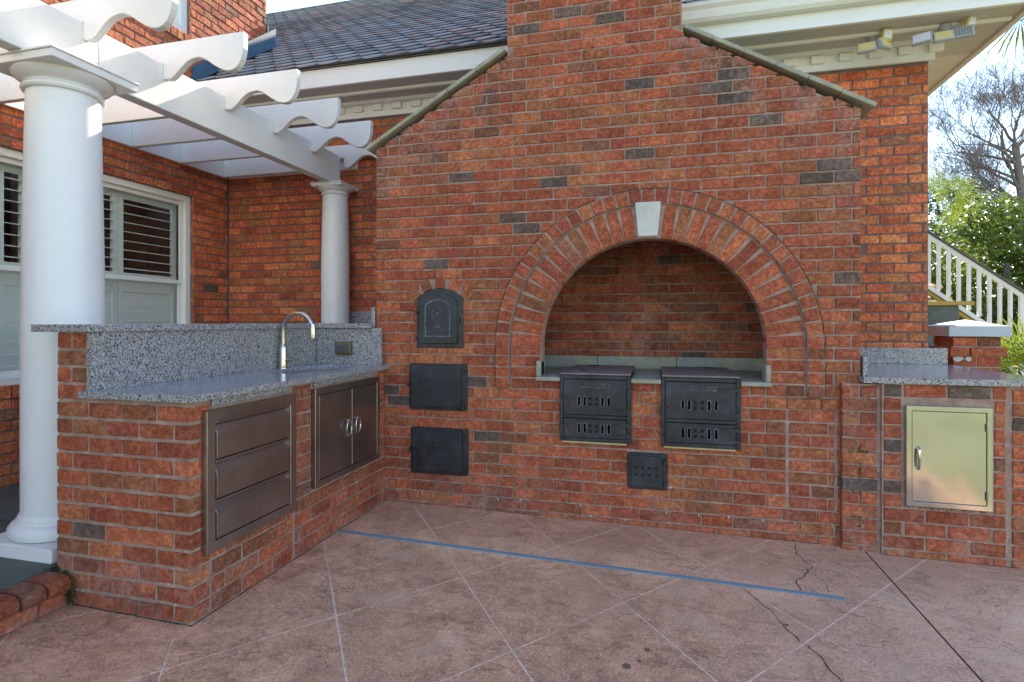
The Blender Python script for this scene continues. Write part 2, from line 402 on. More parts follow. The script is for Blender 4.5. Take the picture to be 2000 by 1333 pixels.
def cut_brick(parent, m, P, y, ly, t, weather=0, name='brick'):
    cx = sum(p[0] for p in P) / len(P); cz = sum(p[1] for p in P) / len(P)
    o = MB().prism([(x, y, z_) for x, z_ in P], (0, ly, 0)).build(name, m, parent, (cx, y, cz), bevel=.003)
    o['tint'] = [t, random.random(), weather]; return o
class Bricks:
    """collects brick records of one thing; the largest in the picture become objects, the rest one mesh"""
    def __init__(s, parent, m, limit=300, name='brick'): s.r = []; s.p = parent; s.m = m; s.lim = limit; s.name = name
    def add(s, c, U, N, lx, lz, ly=.1, V=(0, 0, 1), t=None, weather=0, part=None):
        c = Vector(c)
        if t is None:
            q = random.random()
            t = random.uniform(.0, .70) if q < .84 else random.uniform(.70, .88) if q < .990 else random.uniform(.93, 1)
        s.r.append([c, Vector(U), Vector(N), Vector(V), lx, lz, ly, (t, random.random(), weather), part or s.name])
    def finish(s):
        lst = []
        for i, r in enumerate(s.r):
            c = r[0]; q = project(c); area = 0
            if q and -30 < q[0] < 2030 and -30 < q[1] < 1363:
                view = (c - CAM).normalized(); area = r[4] * r[5] * abs(view.dot(r[2])) / q[2] ** 2
                if view.dot(r[2]) > 0: area = 0
            lst.append((area, i))
        lst.sort(reverse=True); cnt = {}; rest = {}
        for a, i in lst:
            r = s.r[i]; nm = r[8]; c, U, N, V = r[:4]
            if U.cross(-N).dot(V) < 0: U = -U
            rot = Matrix((U, -N, V)).transposed()
            me = brick_mesh(r[4], r[5], r[6], s.m, random.randrange(6))
            cnt[nm] = cnt.get(nm, 0) + 1
            if cnt[nm] <= s.lim and a > 0:
                o = bpy.data.objects.new(nm, me); o['tint'] = [float(x) for x in r[7]]
                link(o, s.p, c); o.rotation_euler = rot.to_euler()
            else: rest.setdefault(nm, []).append((me, rot, c, r[7]))
        for nm, L in rest.items():
            vv = []; ff = []; tt = []
            for me, rot, c, tn in L:
                b = len(vv)
                for v in me.vertices: vv.append(tuple(rot @ v.co + c)); tt += [*tn, 1.0]
                for p in me.polygons: ff.append(tuple(b + k for k in p.vertices))
            me = bpy.data.meshes.new(nm); me.from_pydata(vv, [], ff); me.materials.append(M[s.m])
            at = me.attributes.new('tint', 'FLOAT_COLOR', 'POINT'); at.data.foreach_set('color', tt)
            o = bpy.data.objects.new(nm, me); link(o, s.p, (0, 0, 0)); o['kind'] = 'stuff'
            o.location = -WL[s.p.name]

def rows(B, O, U, N, ranges, z0, k0, k1, pitch=.08, L=.2, joint=.0130, phase=0.0, ly=.1, dark=(), weather=None, cutter=None, jz=.0005):
    """running bond. ranges(za, zb) -> list of (ua, ub) runs"""
    O = Vector(O); U = Vector(U); N = Vector(N)
    for k in range(k0, k1):
        za, zb = z0 + k * pitch, z0 + (k + 1) * pitch
        off = phase + (L / 2 if k % 2 == 0 else 0)
        for (ua, ub) in ranges(za, zb):
            cuts = [ua]; i = math.floor((ua - off) / L) + 1
            while off + i * L < ub - .035:
                if off + i * L > ua + .035: cuts.append(off + i * L)
                i += 1
            cuts.append(ub)
            for a, b in zip(cuts, cuts[1:]):
                if b - a < .018: continue
                lx = b - a - joint; uc = (a + b) / 2
                c = O + U * uc + N * random.uniform(-.0015, .0025); c.z = (za + zb) / 2 + random.uniform(-jz, jz)
                if cutter and (uc < CX - .001 or True):
                    H = (pitch - .013) / 2; rect = [(uc - lx / 2, c.z - H), (uc + lx / 2, c.z - H), (uc + lx / 2, c.z + H), (uc - lx / 2, c.z + H)]
                    P = cutter(rect)
                    if P is not rect:
                        if P and len(P) > 2 and max(p[0] for p in P) - min(p[0] for p in P) > .02 and abs(sum(P[i_][0] * P[(i_ + 1) % len(P)][1] - P[(i_ + 1) % len(P)][0] * P[i_][1] for i_ in range(len(P)))) > .0022: cut_brick(B.p, B.m, P, c.y, ly, random.uniform(0, .8), weather(uc, c.z) if weather else 0)
                        continue
                t = None
                for (du, dz) in dark:
                    if a < du < b and za < dz < zb: t = random.uniform(.935, 1)
                wv = weather(uc, c.z) if weather else 0
                B.add(c, U, N, lx, pitch - .0130 + random.uniform(-.0012, .0012), ly, t=t, weather=wv)

def minus(runs, a, b):
    out = []
    for x, y in runs:
        if b <= x or a >= y: out.append((x, y)); continue
        if a > x: out.append((x, a))
        if b < y: out.append((b, y))
    return out

# ------------------------------------------------------------------ ground
def gz(x): return -.012 * (x + .5)
patio = thing('patio', 'brown stamped concrete patio scored into large diamonds', 'patio', (1, -2, 0), kind='structure')
MB().poly([(-1.22, -4.8, gz(-1.22) - .0016), (3.95, -4.8, gz(3.95) - .0016), (3.95, .5, gz(3.95) - .0016), (-1.22, .5, gz(-1.22) - .0016)]).build('joint_bed', 'grout', patio)
MB().prism([(-1.22, -4.8, gz(-1.22) - .008), (3.95, -4.8, gz(3.95) - .008), (3.95, -4.8, -.3), (-1.22, -4.8, -.3)], (0, 5.3, 0)).build('base_slab', 'grout', patio)
def clip(poly, a, b, c):   # keep a*x+b*y<=c
    out = []
    for i in range(len(poly)):
        p, q = poly[i], poly[(i + 1) % len(poly)]
        dp, dq = a * p[0] + b * p[1] - c, a * q[0] + b * q[1] - c
        if dp <= 0: out.append(p)
        if (dp < 0 < dq) or (dq < 0 < dp):
            t = dp / (dp - dq); out.append((p[0] + (q[0] - p[0]) * t, p[1] + (q[1] - p[1]) * t))
    return out
A1, A2 = R(51.5), R(-53.5)
n1 = Vector((math.sin(A1), -math.cos(A1))); n2 = Vector((-math.sin(A2), math.cos(A2)))
def cross_pt(c1, c2):
    det = n1.x * n2.y - n1.y * n2.x
    return ((c1 * n2.y - n1.y * c2) / det, (n1.x * c2 - c1 * n2.x) / det)
S1, S2, O1, O2, GW = .703, .672, .358, -.215, .0044
for i in range(-8, 20):
    for j in range(-18, 10):
        a0, a1 = O1 + i * S1 + GW, O1 + (i + 1) * S1 - GW
        b0, b1 = O2 + j * S2 + GW, O2 + (j + 1) * S2 - GW
        P = [cross_pt(a0, b0), cross_pt(a1, b0), cross_pt(a1, b1), cross_pt(a0, b1)]
        for side in (0, 1):
            Q = clip(P, 1, 0, 2.775) if side == 0 else clip(P, -1, 0, -2.785)
            if len(Q) < 3: continue
            Q = clip(clip(clip(clip(Q, 0, 1, .35), 0, -1, 4.8), -1, 0, 1.215), 1, 0, 3.95)
            if len(Q) < 3: continue
            cx = sum(p[0] for p in Q) / len(Q); cy = sum(p[1] for p in Q) / len(Q)
            if cx > 6: Q = None
            if not Q: continue
            ar = sum(Q[k][0] * Q[(k + 1) % len(Q)][1] - Q[(k + 1) % len(Q)][0] * Q[k][1] for k in range(len(Q)))
            if abs(ar) < .002: continue
            if ar < 0: Q = Q[::-1]
            mb = MB(); mb.prism([(x, y, gz(x)) for x, y in Q], (0, 0, -.006))
            mb.f[0], mb.f[1] = mb.f[0], mb.f[1]
            o = mb.build('slab', 'patio', patio, (cx, cy, gz(cx)))
MB().poly([(2.7745, -4.8, gz(2.78) - .0012), (2.7855, -4.8, gz(2.78) - .0012), (2.7855, 0, gz(2.78) - .0012), (2.7745, 0, gz(2.78) - .0012)]).build('expansion_joint', 'dark', patio)
def crack(pts, w0=.006):
    mb = MB(); rr = random.Random(len(pts)); P = []
    for (x0, y0), (x1, y1) in zip(pts, pts[1:]):
        n = max(2, int(math.hypot(x1 - x0, y1 - y0) / .03))
        for k in range(n): P.append((x0 + (x1 - x0) * k / n + rr.uniform(-.007, .007), y0 + (y1 - y0) * k / n + rr.uniform(-.007, .007)))
    for i in range(len(P) - 1):
        p, q = Vector(P[i]), Vector(P[i + 1]); d = (q - p).normalized(); nn = Vector((-d.y, d.x)) * w0 * rr.uniform(.25, .6)
        mb.poly([(v.x, v.y, gz(v.x) + .0006) for v in (p - nn, q - nn, q + nn, p + nn)])
    mb.build('crack', 'dark', patio)
crack([(2.383, -.05), (2.36, -.22), (2.40, -.38), (2.33, -.52), (2.26, -.62), (2.28, -.74)])
crack([(2.36, -.42), (2.42, -.55), (2.40, -.74)], .003)
crack([(1.93, -.70), (1.99, -.80), (2.08, -.98), (2.12, -1.16), (2.20, -1.32), (2.24, -1.50), (2.33, -1.75), (2.36, -2.1)])
crack([(2.46, -.74), (2.62, -.72), (2.78, -.77)], .002)
crack([(2.46, -.79), (2.62, -.80), (2.78, -.83)], .002)
g = G('oil_stain'); M['stain'] = g.out((.22, .12, .07), .6)
for (x, y, r_) in ((1.42, -1.62, .022), (1.50, -1.48, .016), (1.47, -1.57, .01), (2.12, -1.10, .013)):
    MB().poly([(x + r_ * random.uniform(.7, 1.1) * math.cos(a * .52), y + r_ * random.uniform(.7, 1.1) * math.sin(a * .52), gz(x) + .0007) for a in range(12)]).build('stain', 'stain', patio)

lawn = MB().poly([(-200, -200, -.118), (200, -200, -.118), (200, 300, -.118), (-200, 300, -.118)]).build('lawn', 'lawn')
tag(lawn, 'green lawn stretching out beyond the patio and house', 'lawn', kind='structure')

drain = thing('channel_drain', 'long narrow blue channel drain set across the patio', 'drain', (.98, -.71, 0))
def dl(off, x): return -.665 - (x + .512) * .0299 + off
def strip(x0, x1, o0, o1, z0_, z1_):
    return MB().prism([(x0, dl(o0, x0), gz(x0) + z0_), (x1, dl(o0, x1), gz(x1) + z0_), (x1, dl(o1, x1), gz(x1) + z0_), (x0, dl(o1, x0), gz(x0) + z0_)], (0, 0, z1_ - z0_))
strip(-.49, 2.46, -.0145, -.0026, .0005, .005).build('edge_rail', 'drain', drain)
strip(-.49, 2.46, .0026, .0145, .0005, .005).build('edge_rail', 'drain', drain)
strip(-.49, 2.46, -.0028, .0028, -.004, .001).build('slot', 'dark', drain)
mb = MB()
for i in range(74):
    x = -.48 + i * .04; q = strip(x, x + .012, -.0028, .0028, .001, .004); b = len(mb.v); mb.v += q.v; mb.f += [tuple(b + k for k in f) for f in q.f]
tag(mb.build('grate_bar', 'drain', drain), kind='stuff')

porch = thing('porch_floor', 'raised porch floor of dark green slate behind the counter', 'porch floor', (-2.2, -1, 0), kind='structure')
box('bed', 'mortar_dark', porch, -3.06, -6, -.1, -1.315, 1.26, .165, 0)
ys = [-6, -4.8, -3.75, -2.95, -2.1, -1.45, -.85, -.1, .55, 1.26]
for i in range(len(ys) - 1):
    xs = [-3.06, -2.45, -1.9, -1.31] if i % 2 else [-3.06, -2.7, -2.05, -1.31]
    for j in range(3):
        box('slate_tile', 'slate', porch, xs[j] + .005, ys[i] + .005, .165, xs[j + 1] - .005, ys[i + 1] - .005, .178, .002)

step = thing('brick_step', 'low brick step with rounded rowlock nosing along the porch edge', 'step', (-1.24, -3, 0))
box('mortar', 'mortar_dark', step, -1.33, -6, -.1, -1.215, -1.862, .155, 0)
B = Bricks(step, 'brick', 300)
for i in range(38):
    y = -1.875 - .055 - i * .112
    mb = MB(); prof = []
    for k in range(7): prof.append((-1.168 - .03 + .03 * math.sin(k / 6 * math.pi / 2 + 0) , .145 - .0 + .0))
    z1 = .168 + random.uniform(-.003, .003); hw = .0495
    pf = [(-1.33, z1), (-1.215, z1), (-1.190, z1 - .005), (-1.175, z1 - .017), (-1.168, z1 - .035), (-1.168, z1 - .060), (-1.180, z1 - .075), (-1.33, z1 - .075)]
    mb.prism([(x + random.uniform(-.001, .001), y - hw, zz) for x, zz in pf], (0, 2 * hw, 0))
    o = mb.build('nosing_brick', 'brick', step, (-1.25, y, z1), bevel=.003); o['tint'] = [random.uniform(.4, .9), random.uniform(0, .15), .5]
rows(B, (-1.207, -6, 0), (0, 1, 0), (1, 0, 0), lambda a, b: [(0, 4.13)], -.075, 0, 2, .083, ly=.08, weather=lambda u, z: .6)
B.finish()
mb = MB()
for (cx, cy, cz, n_) in ((-1.24, -1.87, .150, 150), (-1.19, -1.875, .07, 170), (-1.30, -1.865, .175, 60)):
    for _ in range(n_):
        p = Vector((cx + random.gauss(0, .022), cy + random.gauss(0, .008), cz + random.gauss(0, .035 if cz < .1 else .010))); s_ = random.uniform(.003, .008)
        a = random.random() * 6; mb.poly([p + Vector((math.cos(a + q) * s_, math.sin(a + q) * s_, random.uniform(-s_, s_))) for q in (0, 2.1, 4.2)])
tag(mb.build('moss', 'moss', None), 'dark green moss growing where the step meets the counter', 'moss', kind='stuff')

def gap_line(x0, y0, x1, y1, par):
    n = 40; d = Vector((x1 - x0, y1 - y0)); nn = Vector((d.y, -d.x)).normalized(); mb = MB(); rr = random.Random(3)
    P = [(Vector((x0, y0)) + d * i / n, rr.uniform(.004, .009)) for i in range(n + 1)]
    for (a, wa), (b, wb) in zip(P, P[1:]):
        mb.poly([(a.x, a.y, gz(a.x) + .0009), (a.x + nn.x * wa, a.y + nn.y * wa, gz(a.x) + .0009), (b.x + nn.x * wb, b.y + nn.y * wb, gz(b.x) + .0009), (b.x, b.y, gz(b.x) + .0009)])
    mb.build('wall_joint', 'dark', par)
gap_line(-.50, .003, 2.85, .003, patio); gap_line(-.498, -1.855, -.498, 0, patio); gap_line(-1.2, -1.853, -.49, -1.853, patio); gap_line(2.86, -.065, 3.74, -.065, patio)
# ------------------------------------------------------------------ outdoor fireplace
fp = thing('brick_fireplace', 'large outdoor brick fireplace with arched cooking recess, sloping shoulders and chimney', 'fireplace', (1.1, .5, 0))
XL, XR, CX, SP = -.578, 2.777, 1.48, 1.20
CHL, CHR = .48, 1.70
def shoulder(x):
    if x < CHL: return 2.70 + (x - XL) * .577
    if x > CHR: return 2.70 + (XR - x) * .577
    return 9
TOP = 5.6
# mortar body: front skin with openings left out, built from blocks
body = MB()
def fr(x0, z0, x1, z1): body.box(x0, .009, z0, x1, .12, z1)
fr(XL + .006, -.1, XR - .006, .955)
fr(XL + .006, .955, .735, SP); fr(2.225, .955, XR - .006, SP)
NA = 40
arc = [(CX + .7475 * math.cos(math.pi * (1 - i / NA)), SP + .7475 * math.sin(math.pi * (1 - i / NA))) for i in range(NA + 1)]
for i in range(NA):
    (xa, za), (xb, zb) = arc[i], arc[i + 1]
    body.prism([(xa, .006, za), (xb, .006, zb), (xb, .006, 2.4), (xa, .006, 2.4)], (0, .114, 0))
fr(XL + .006, SP, CX - .7475, 2.4); fr(CX + .7475, SP, XR - .006, 2.4)
body.prism([(XL + .006, .006, 2.4), (XR - .006, .006, 2.4), (XR - .006, .006, 2.69), (CHR, .006, shoulder(CHR + .001) - .01), (CHR - .006, .006, TOP), (CHL + .006, .006, TOP), (CHL, .006, shoulder(CHL - .001) - .01), (XL + .006, .006, 2.69)], (0, .114, 0))
body.build('mortar_front', 'mortar', fp)
mb = MB()
mb.box(XL + .006, .12, -.1, .44, 1.24, 2.66).box(2.52, .12, -.1, XR - .006, 1.24, 2.66)
mb.box(.44, .12, -.1, 2.52, 1.24, .955).box(.44, .92, .955, 2.52, 1.24, 2.66).box(.44, .12, 2.42, 2.52, .92, 2.66)
mb.prism([(XL + .006, .12, 2.66), (XR - .006, .12, 2.66), (CHR, .12, 3.31), (CHL, .12, 3.31)], (0, 1.12, 0))
mb.box(CHL + .006, .12, 3.31, CHR - .006, 1.1, TOP)
mb.build('mortar_core', 'mortar', fp)
DK = [(897, 345), (1075, 354), (1000, 424), (1022, 447), (1415, 146), (1390, 170), (1432, 190), (1482, 235), (1243, 163), (1241, 300), (1582, 347), (1650, 545), (850, 516), (953, 578), (770, 780), (1120, 20), (945, 845), (1010, 66), (1680, 950)]
def unproj(u, v, Y=0.0):
    X = (u - 1000) / F; Z = -(v - HY) / F; s, c = math.sin(YAW), math.cos(YAW)
    dx, dy = X * c - s, X * s + c; t = (Y - CAM.y) / dy
    return CAM.x + t * dx, CAM.z + t * Z
dark_xy = [unproj(u, v) for u, v in DK]
OPEN = [(-.215, 1.19, .128, 1.60), (-.285, .715, .170, 1.055), (-.272, .235, .178, .572), (.877, .545, 1.358, 1.0), (1.572, .545, 2.060, 1.0), (1.348, .24, 1.598, .474)]
def runs_front(za, zb):
    zm = (za + zb) / 2; a, b = XL, XR
    if zb > 2.69:
        a = CHL if za > 3.33 else min(CHL, max(XL, XL + (za - 2.712) / .577)); b = CHR if za > 3.33 else max(CHR, min(XR, XR - (za - 2.712) / .577))
    r = [(a, b)]
    if .915 < zm < SP: r = minus(minus(r, CX - 1.085, CX - .748), CX + .748, CX + 1.085)
    if .965 < zm < SP: r = minus(r, CX - .75, CX + .75)
    elif zm >= SP and zm < SP + 1.09:
        hw = math.sqrt(max(0, 1.088 ** 2 - max(abs(za - SP), abs(zb - SP)) ** 2))
        if hw > .05: r = minus(r, CX - hw, CX + hw)
        elif zb > SP + 1.09: pass
    for (x0, z0, x1, z1) in OPEN:
        if zm > z0 and zm < z1:
            if z0 == 1.19 and zm > 1.53: continue
            r = minus(r, x0, x1)
    if 1.53 < zm < 1.70: 
        hw = .255 if zm < 1.62 else .20
        r = minus(r, -.043 - hw + (.03 if zm > 1.6 else 0), -.043 + hw - (.03 if zm > 1.6 else 0))
    if .17 < zm < .815: r = minus(r, 2.345, 2.635)
    return r
def wth(x, z):
    w_ = 0
    if z > 2.2: w_ += max(0, 1.25 - (shoulder(x) - z) / .40) if not (CHL < x < CHR) else 0
    if x > 2.55 and z > 1.9: w_ += .45
    if z < .45 and -.3 < x < .6: w_ += .7 * (1 - z / .5)
    if x < .0 and 2.3 < z < 2.75: w_ += .25
    return min(w_, 1)
def cut_front(rect):
    x0, z0 = rect[0]; x1, z1 = rect[2]; P = rect
    if z1 > 2.69 and z0 < 3.40:
        if x0 < CHL and z1 > 2.705 + (x0 - XL) * .577: P = clip(P, -.577, 1, 2.705 - XL * .577)
        elif x1 > CHR and z1 > 2.705 + (XR - x1) * .577: P = clip(P, .577, 1, 2.705 + XR * .577)
    if z1 > SP:
        nx_ = min(max(CX, x0), x1); nz_ = max(z0, SP)
        if math.hypot(nx_ - CX, nz_ - SP) < 1.088:
            mx_ = (x0 + x1) / 2; zc_ = (z0 + z1) / 2 - SP
            if zc_ < 1.075: xx = math.sqrt(max(0, 1.088 ** 2 - zc_ ** 2)) * (1 if mx_ > CX else -1)
            else: xx = mx_ - CX
            l_ = math.hypot(xx, zc_); ux, uz = xx / l_, zc_ / l_
            P = clip(P, -ux, -uz, -(CX * ux + SP * uz + 1.088))
    return P
B = Bricks(fp, 'brick', 245)
Z0C = 1.372
rows(B, (0, 0, 0), (1, 0, 0), (0, -1, 0), runs_front, Z0C, -18, 52, .08, phase=XL, dark=dark_xy, weather=wth, cutter=cut_front)
# fill bricks inside spandrels of the little arch
for (x, z_, l_) in ((-.31, 1.572, .10), (.235, 1.572, .12), (-.27, 1.655, .10), (.18, 1.655, .10)):
    B.add((x, 0, z_), (1, 0, 0), (0, -1, 0), l_, .064)
rows(B, (0, .0035, 0), (1, 0, 0), (0, -1, 0), lambda a, b: [(2.357, 2.628)] if .17 < (a + b) / 2 < .815 else [], Z0C, -16, -6, .08, phase=2.357 + .03, weather=lambda x, z_: .15)
for (a_, b_) in ((2.345, 2.545), (2.545, 2.645)): B.add(((a_ + b_) / 2, -.014, .8515), (1, 0, 0), (0, -1, 0), b_ - a_ - .011, .066)
# legs under the arch: long bricks of the inner order, headers of the outer one
for k in range(-6, -2):
    z_ = Z0C + k * .08 + .04
    if z_ < .93 or z_ > SP + .02: continue
    for sgn in (-1, 1):
        if k % 2: B.add((CX + sgn * .862, -.004, z_), (1, 0, 0), (0, -1, 0), .216, .067, weather=.1, part='arch_brick')
        else:
            B.add((CX + sgn * .808, -.004, z_), (1, 0, 0), (0, -1, 0), .108, .067, part='arch_brick'); B.add((CX + sgn * .918, -.004, z_), (1, 0, 0), (0, -1, 0), .098, .067, part='arch_brick')
        B.add((CX + sgn * 1.031, -.026, z_), (1, 0, 0), (0, -1, 0), .094, .067, .12, part='arch_brick')
NV = 30
for i in range(NV):
    if i in (14, 15): continue
    a = math.pi * (1 - (i + .5) / NV); d = Vector((math.cos(a), 0, math.sin(a))); tn = Vector((math.sin(a), 0, -math.cos(a)))
    t_ = (random.uniform(0, .6) if random.random() < .85 else random.uniform(.7, .88))
    B.add(Vector((CX, -.004, SP)) + d * .858, d, (0, -1, 0), .218, .0745, .12, V=tn.cross(d) if False else (Vector((0, -1, 0)).cross(d)) * -1, t=t_, part='arch_brick')
for k in (-1, 1):
    for f_ in (1,):
        a = math.pi / 2 + k * .122; d = Vector((math.cos(a), 0, math.sin(a)))
NO = 37
for i in range(NO):
    a = math.pi * (1 - (i + .5) / NO); d = Vector((math.cos(a), 0, math.sin(a)))
    B.add(Vector((CX, -.026, SP)) + d * 1.031, d, (0, -1, 0), .094, .074, .12, V=(Vector((0, -1, 0)).cross(d)) * -1, t=random.uniform(.1, .68), part='arch_brick')
for i in range(5):   # small arch over the upper door
    a = R(90 + (i - 2) * 23); d = Vector((math.cos(a), 0, math.sin(a)))
    B.add(Vector((-.043, -.003, 1.375)) + d * .300, d, (0, -1, 0), .085, .075, .1, V=(Vector((0, -1, 0)).cross(d)) * -1, t=random.uniform(.1, .85), part='arch_brick')
# recess: back wall, side walls
rows(B, (0, .92, 0), (1, 0, 0), (0, -1, 0), lambda a, b: [(.46, 2.50)], Z0C, -4, 13, .08, phase=.43, ly=.06, joint=.012, part=None) if False else None
BN = Bricks(fp, 'brick', 0)
rows(BN, (0, .905, 0), (1, 0, 0), (0, -1, 0), lambda a, b: [(.45, 2.51)], Z0C, -4, 13, .08, phase=.43, ly=.06, weather=lambda x, z_: .8 * max(0, 1 - abs(x - 1.42) / .25) + .15)
rows(BN, (.455, 0, 0), (0, 1, 0), (1, 0, 0), lambda a, b: [(.13, .90)], Z0C, -5, 13, .08, ly=.05)
rows(BN, (2.505, 0, 0), (0, 1, 0), (-1, 0, 0), lambda a, b: [(.13, .90)], Z0C, -5, 13, .08, ly=.05)
rows(BN, (XL, 0, 0), (0, 1, 0), (-1, 0, 0), lambda a, b: [(.10, 1.24)], Z0C, -17, 17, .08, ly=.05)
rows(BN, (XR, 0, 0), (0, 1, 0), (1, 0, 0), lambda a, b: [(.10, 1.24)], Z0C, -4, 17, .08, ly=.05)
rows(BN, (CHL, 0, 0), (0, 1, 0), (-1, 0, 0), lambda a, b: [(.10, 1.1)], Z0C, 25, 52, .08, ly=.05)
rows(BN, (CHR, 0, 0), (0, 1, 0), (1, 0, 0), lambda a, b: [(.10, 1.1)], Z0C, 25, 52, .08, ly=.05)
B.r += BN.r
B.finish()
# mortar proud behind the outer arch order
def arch_band(r0, r1, y0, y1, name, m):
    mb = MB()
    for i in range(48):
        a0, a1 = math.pi * i / 48, math.pi * (i + 1) / 48
        P = [(CX + r * math.cos(a), SP + r * math.sin(a)) for r, a in ((r0, a0), (r1, a0), (r1, a1), (r0, a1))]
        mb.prism([(x, y0, z_) for x, z_ in P], (0, y1 - y0, 0))
    for s_ in (-1, 1): mb.box(CX + s_ * r0, y0, .925, CX + s_ * r1, y1, SP)
    mb.build(name, m, fp)
arch_band(.983, 1.079, -.0195, .004, 'arch_mortar', 'mortar')
arch_band(.750, .970, .0015, .0055, 'arch_mortar', 'mortar')
mb = MB(); kz0, kz1 = 1.957, 2.190
mb.prism([(1.411, -.028, kz0), (1.541, -.028, kz0), (1.563, -.034, kz1), (1.390, -.034, kz1)], (0, .12, 0))
g = G('keystone'); g.bump(g.noise(60, 4, .7), .3, .003)
M['keystone'] = g.out(g.ramp(g.noise(9, 5, .7), [(.3, (.50, .49, .44)), (.7, (.66, .66, .62))]), .8)
ks = mb.build('keystone', 'keystone', fp, bevel=.006); tag(ks, 'pale limestone keystone')
mb = MB().prism([(1.409, -.036, kz0 - .008), (1.543, -.036, kz0 - .008), (1.546, -.037, kz0 + .03), (1.407, -.037, kz0 + .03)], (0, .12, 0))
MB().tube([(CX + 1.084 * math.cos(R(a)), -.001 + .0015 * math.sin(a * 1.7), SP + 1.084 * math.sin(R(a))) for a in range(-2, 104, 3)], [.0045 if 20 < a < 80 else .0028 for a in range(-2, 104, 3)], 5).build('crack', 'dark', fp)
# shelf of green stone
mb = MB(); mb.box(.700, -.040, .958, .872, .0, .985).box(1.367, -.040, .958, 1.560, .0, .985).box(2.070, -.040, .958, 2.255, .0, .985)
for (x0, x1) in ((.700, .872), (1.367, 1.560), (2.070, 2.255)):
    pass
box('shelf_stone', 'bluestone', fp, .700, -.042, .957, .873, 0, .985, .004)
box('shelf_stone', 'bluestone', fp, 1.367, -.042, .957, 1.563, 0, .985, .004)
box('shelf_stone', 'bluestone', fp, 2.067, -.042, .957, 2.252, 0, .985, .004)
box('shelf_stone', 'bluestone', fp, .736, .001, .9565, .873, .90, .985, .002)
box('shelf_stone', 'bluestone', fp, .46, .121, .9565, .7355, .90, .985, .002)
box('shelf_stone', 'bluestone', fp, 1.367, .001, .9565, 1.563, .90, .985, .002)
box('shelf_stone', 'bluestone', fp, 2.067, .001, .9565, 2.224, .90, .985, .002)
box('shelf_stone', 'bluestone', fp, 2.2245, .121, .9565, 2.50, .90, .985, .002)
box('shelf_stone', 'bluestone', fp, .873, .745, .9565, 1.367, .90, .985, .002)
box('shelf_stone', 'bluestone', fp, 1.563, .745, .9565, 2.067, .90, .985, .002)
for x0, x1 in ((.46, 1.04), (1.044, 1.69), (1.694, 2.50)):
    box('upstand_stone', 'bluestone', fp, x0, .86, .985, x1, .90, 1.085, .003)
box('shelf_post', 'bluestone', fp, .703, -.040, .985, .735, .10, 1.098, .010, 2)
box('shelf_post', 'bluestone', fp, 2.214, -.040, .985, 2.246, .10, 1.098, .010, 2)
# sloping copings
def coping(x0, z0, x1, z1, n_):
    d = Vector((x1 - x0, 0, z1 - z0)); up = Vector((-d.z, 0, d.x)).normalized() * (1 if d.x > 0 else -1)
    for i in range(n_):
        a = Vector((x0, -.022, z0)) + d * (i / n_ + .0008); b = Vector((x0, -.022, z0)) + d * ((i + 1) / n_ - .0008)
        off = up * random.uniform(-.001, .0015); th = up * random.uniform(.027, .030)
        q = MB().prism([a + off, b + off, b + off + th, a + off + th], (0, .22 + .9, 0))
        q.build('coping_stone', 'bluestone', fp, bevel=.004)
coping(-.645, 2.706, .475, 3.352, 5)
coping(2.845, 2.706, 1.705, 3.352, 6)

g = G('lime'); M['lime'] = g.out((.42, .40, .35), .9)
mb = MB(); rr = random.Random(5)
for i in range(16):
    x = -.40 + i * .2 + rr.uniform(-.02, .02); z_ = rr.choice((.085, .09, .088)) + rr.uniform(-.006, .006)
    if rr.random() < .4: continue
    P = [(x + rr.uniform(.003, .013) * math.cos(a) * (1 if math.sin(a) > 0 else .45), -.0035, z_ + rr.uniform(.003, .009) * math.sin(a) * (1 if math.sin(a) > 0 else 2.5)) for a in [k * .785 for k in range(8)]]
    mb.prism(P[::-1], (0, .012, 0))
tag(mb.build('lime_drip', 'lime', fp), kind='stuff')
# ---- cast iron doors on the fireplace
def rrect(x0, z0, x1, z1, r, y, n=4):
    P = []
    for cx_, cz_, a0 in ((x1 - r, z0 + r, -90), (x1 - r, z1 - r, 0), (x0 + r, z1 - r, 90), (x0 + r, z0 + r, 180)):
        for i in range(n + 1):
            a = R(a0 + 90 * i / n); P.append((cx_ + r * math.cos(a), y, cz_ + r * math.sin(a)))
    return P
def archloop(x0, z0, x1, zs, zt, y, n=14):
    cx_ = (x0 + x1) / 2; h = zt - zs; hw = (x1 - x0) / 2; rad = (hw * hw + h * h) / (2 * h); cz_ = zt - rad; a0 = math.asin(min(1, hw / rad))
    P = [(x0, y, z0), (x1, y, z0)]
    for i in range(n + 1):
        a = a0 - 2 * a0 * i / n; P.append((cx_ + rad * math.sin(a), y, cz_ + rad * math.cos(a)))
    return P
door = thing('oven_door', 'arched black cast iron door with heart scroll emblem, topmost of the stack', 'iron door', (-.043, 0, 1.18))
MB().prism(archloop(-.228, 1.182, .141, 1.545, 1.627, -.012), (0, .03, 0)).build('frame', 'iron', door, bevel=.004)
leaf = MB().prism(archloop(-.207, 1.213, .100, 1.525, 1.597, -.026), (0, .014, 0)).build('door_leaf', 'iron', door, bevel=.005, seg=2)
lo = archloop(-.156, 1.262, .050, 1.50, 1.545, -.030); li = archloop(-.145, 1.272, .040, 1.493, 1.535, -.030)
MB().ring(lo, li, (0, .004, 0)).build('raised_border', 'iron_worn', leaf)
mb = MB()
def curve3(pts, r_=.0030, y=-.0300):
    mb.tube([(x, y, z_) for x, z_ in pts], r_, 5)
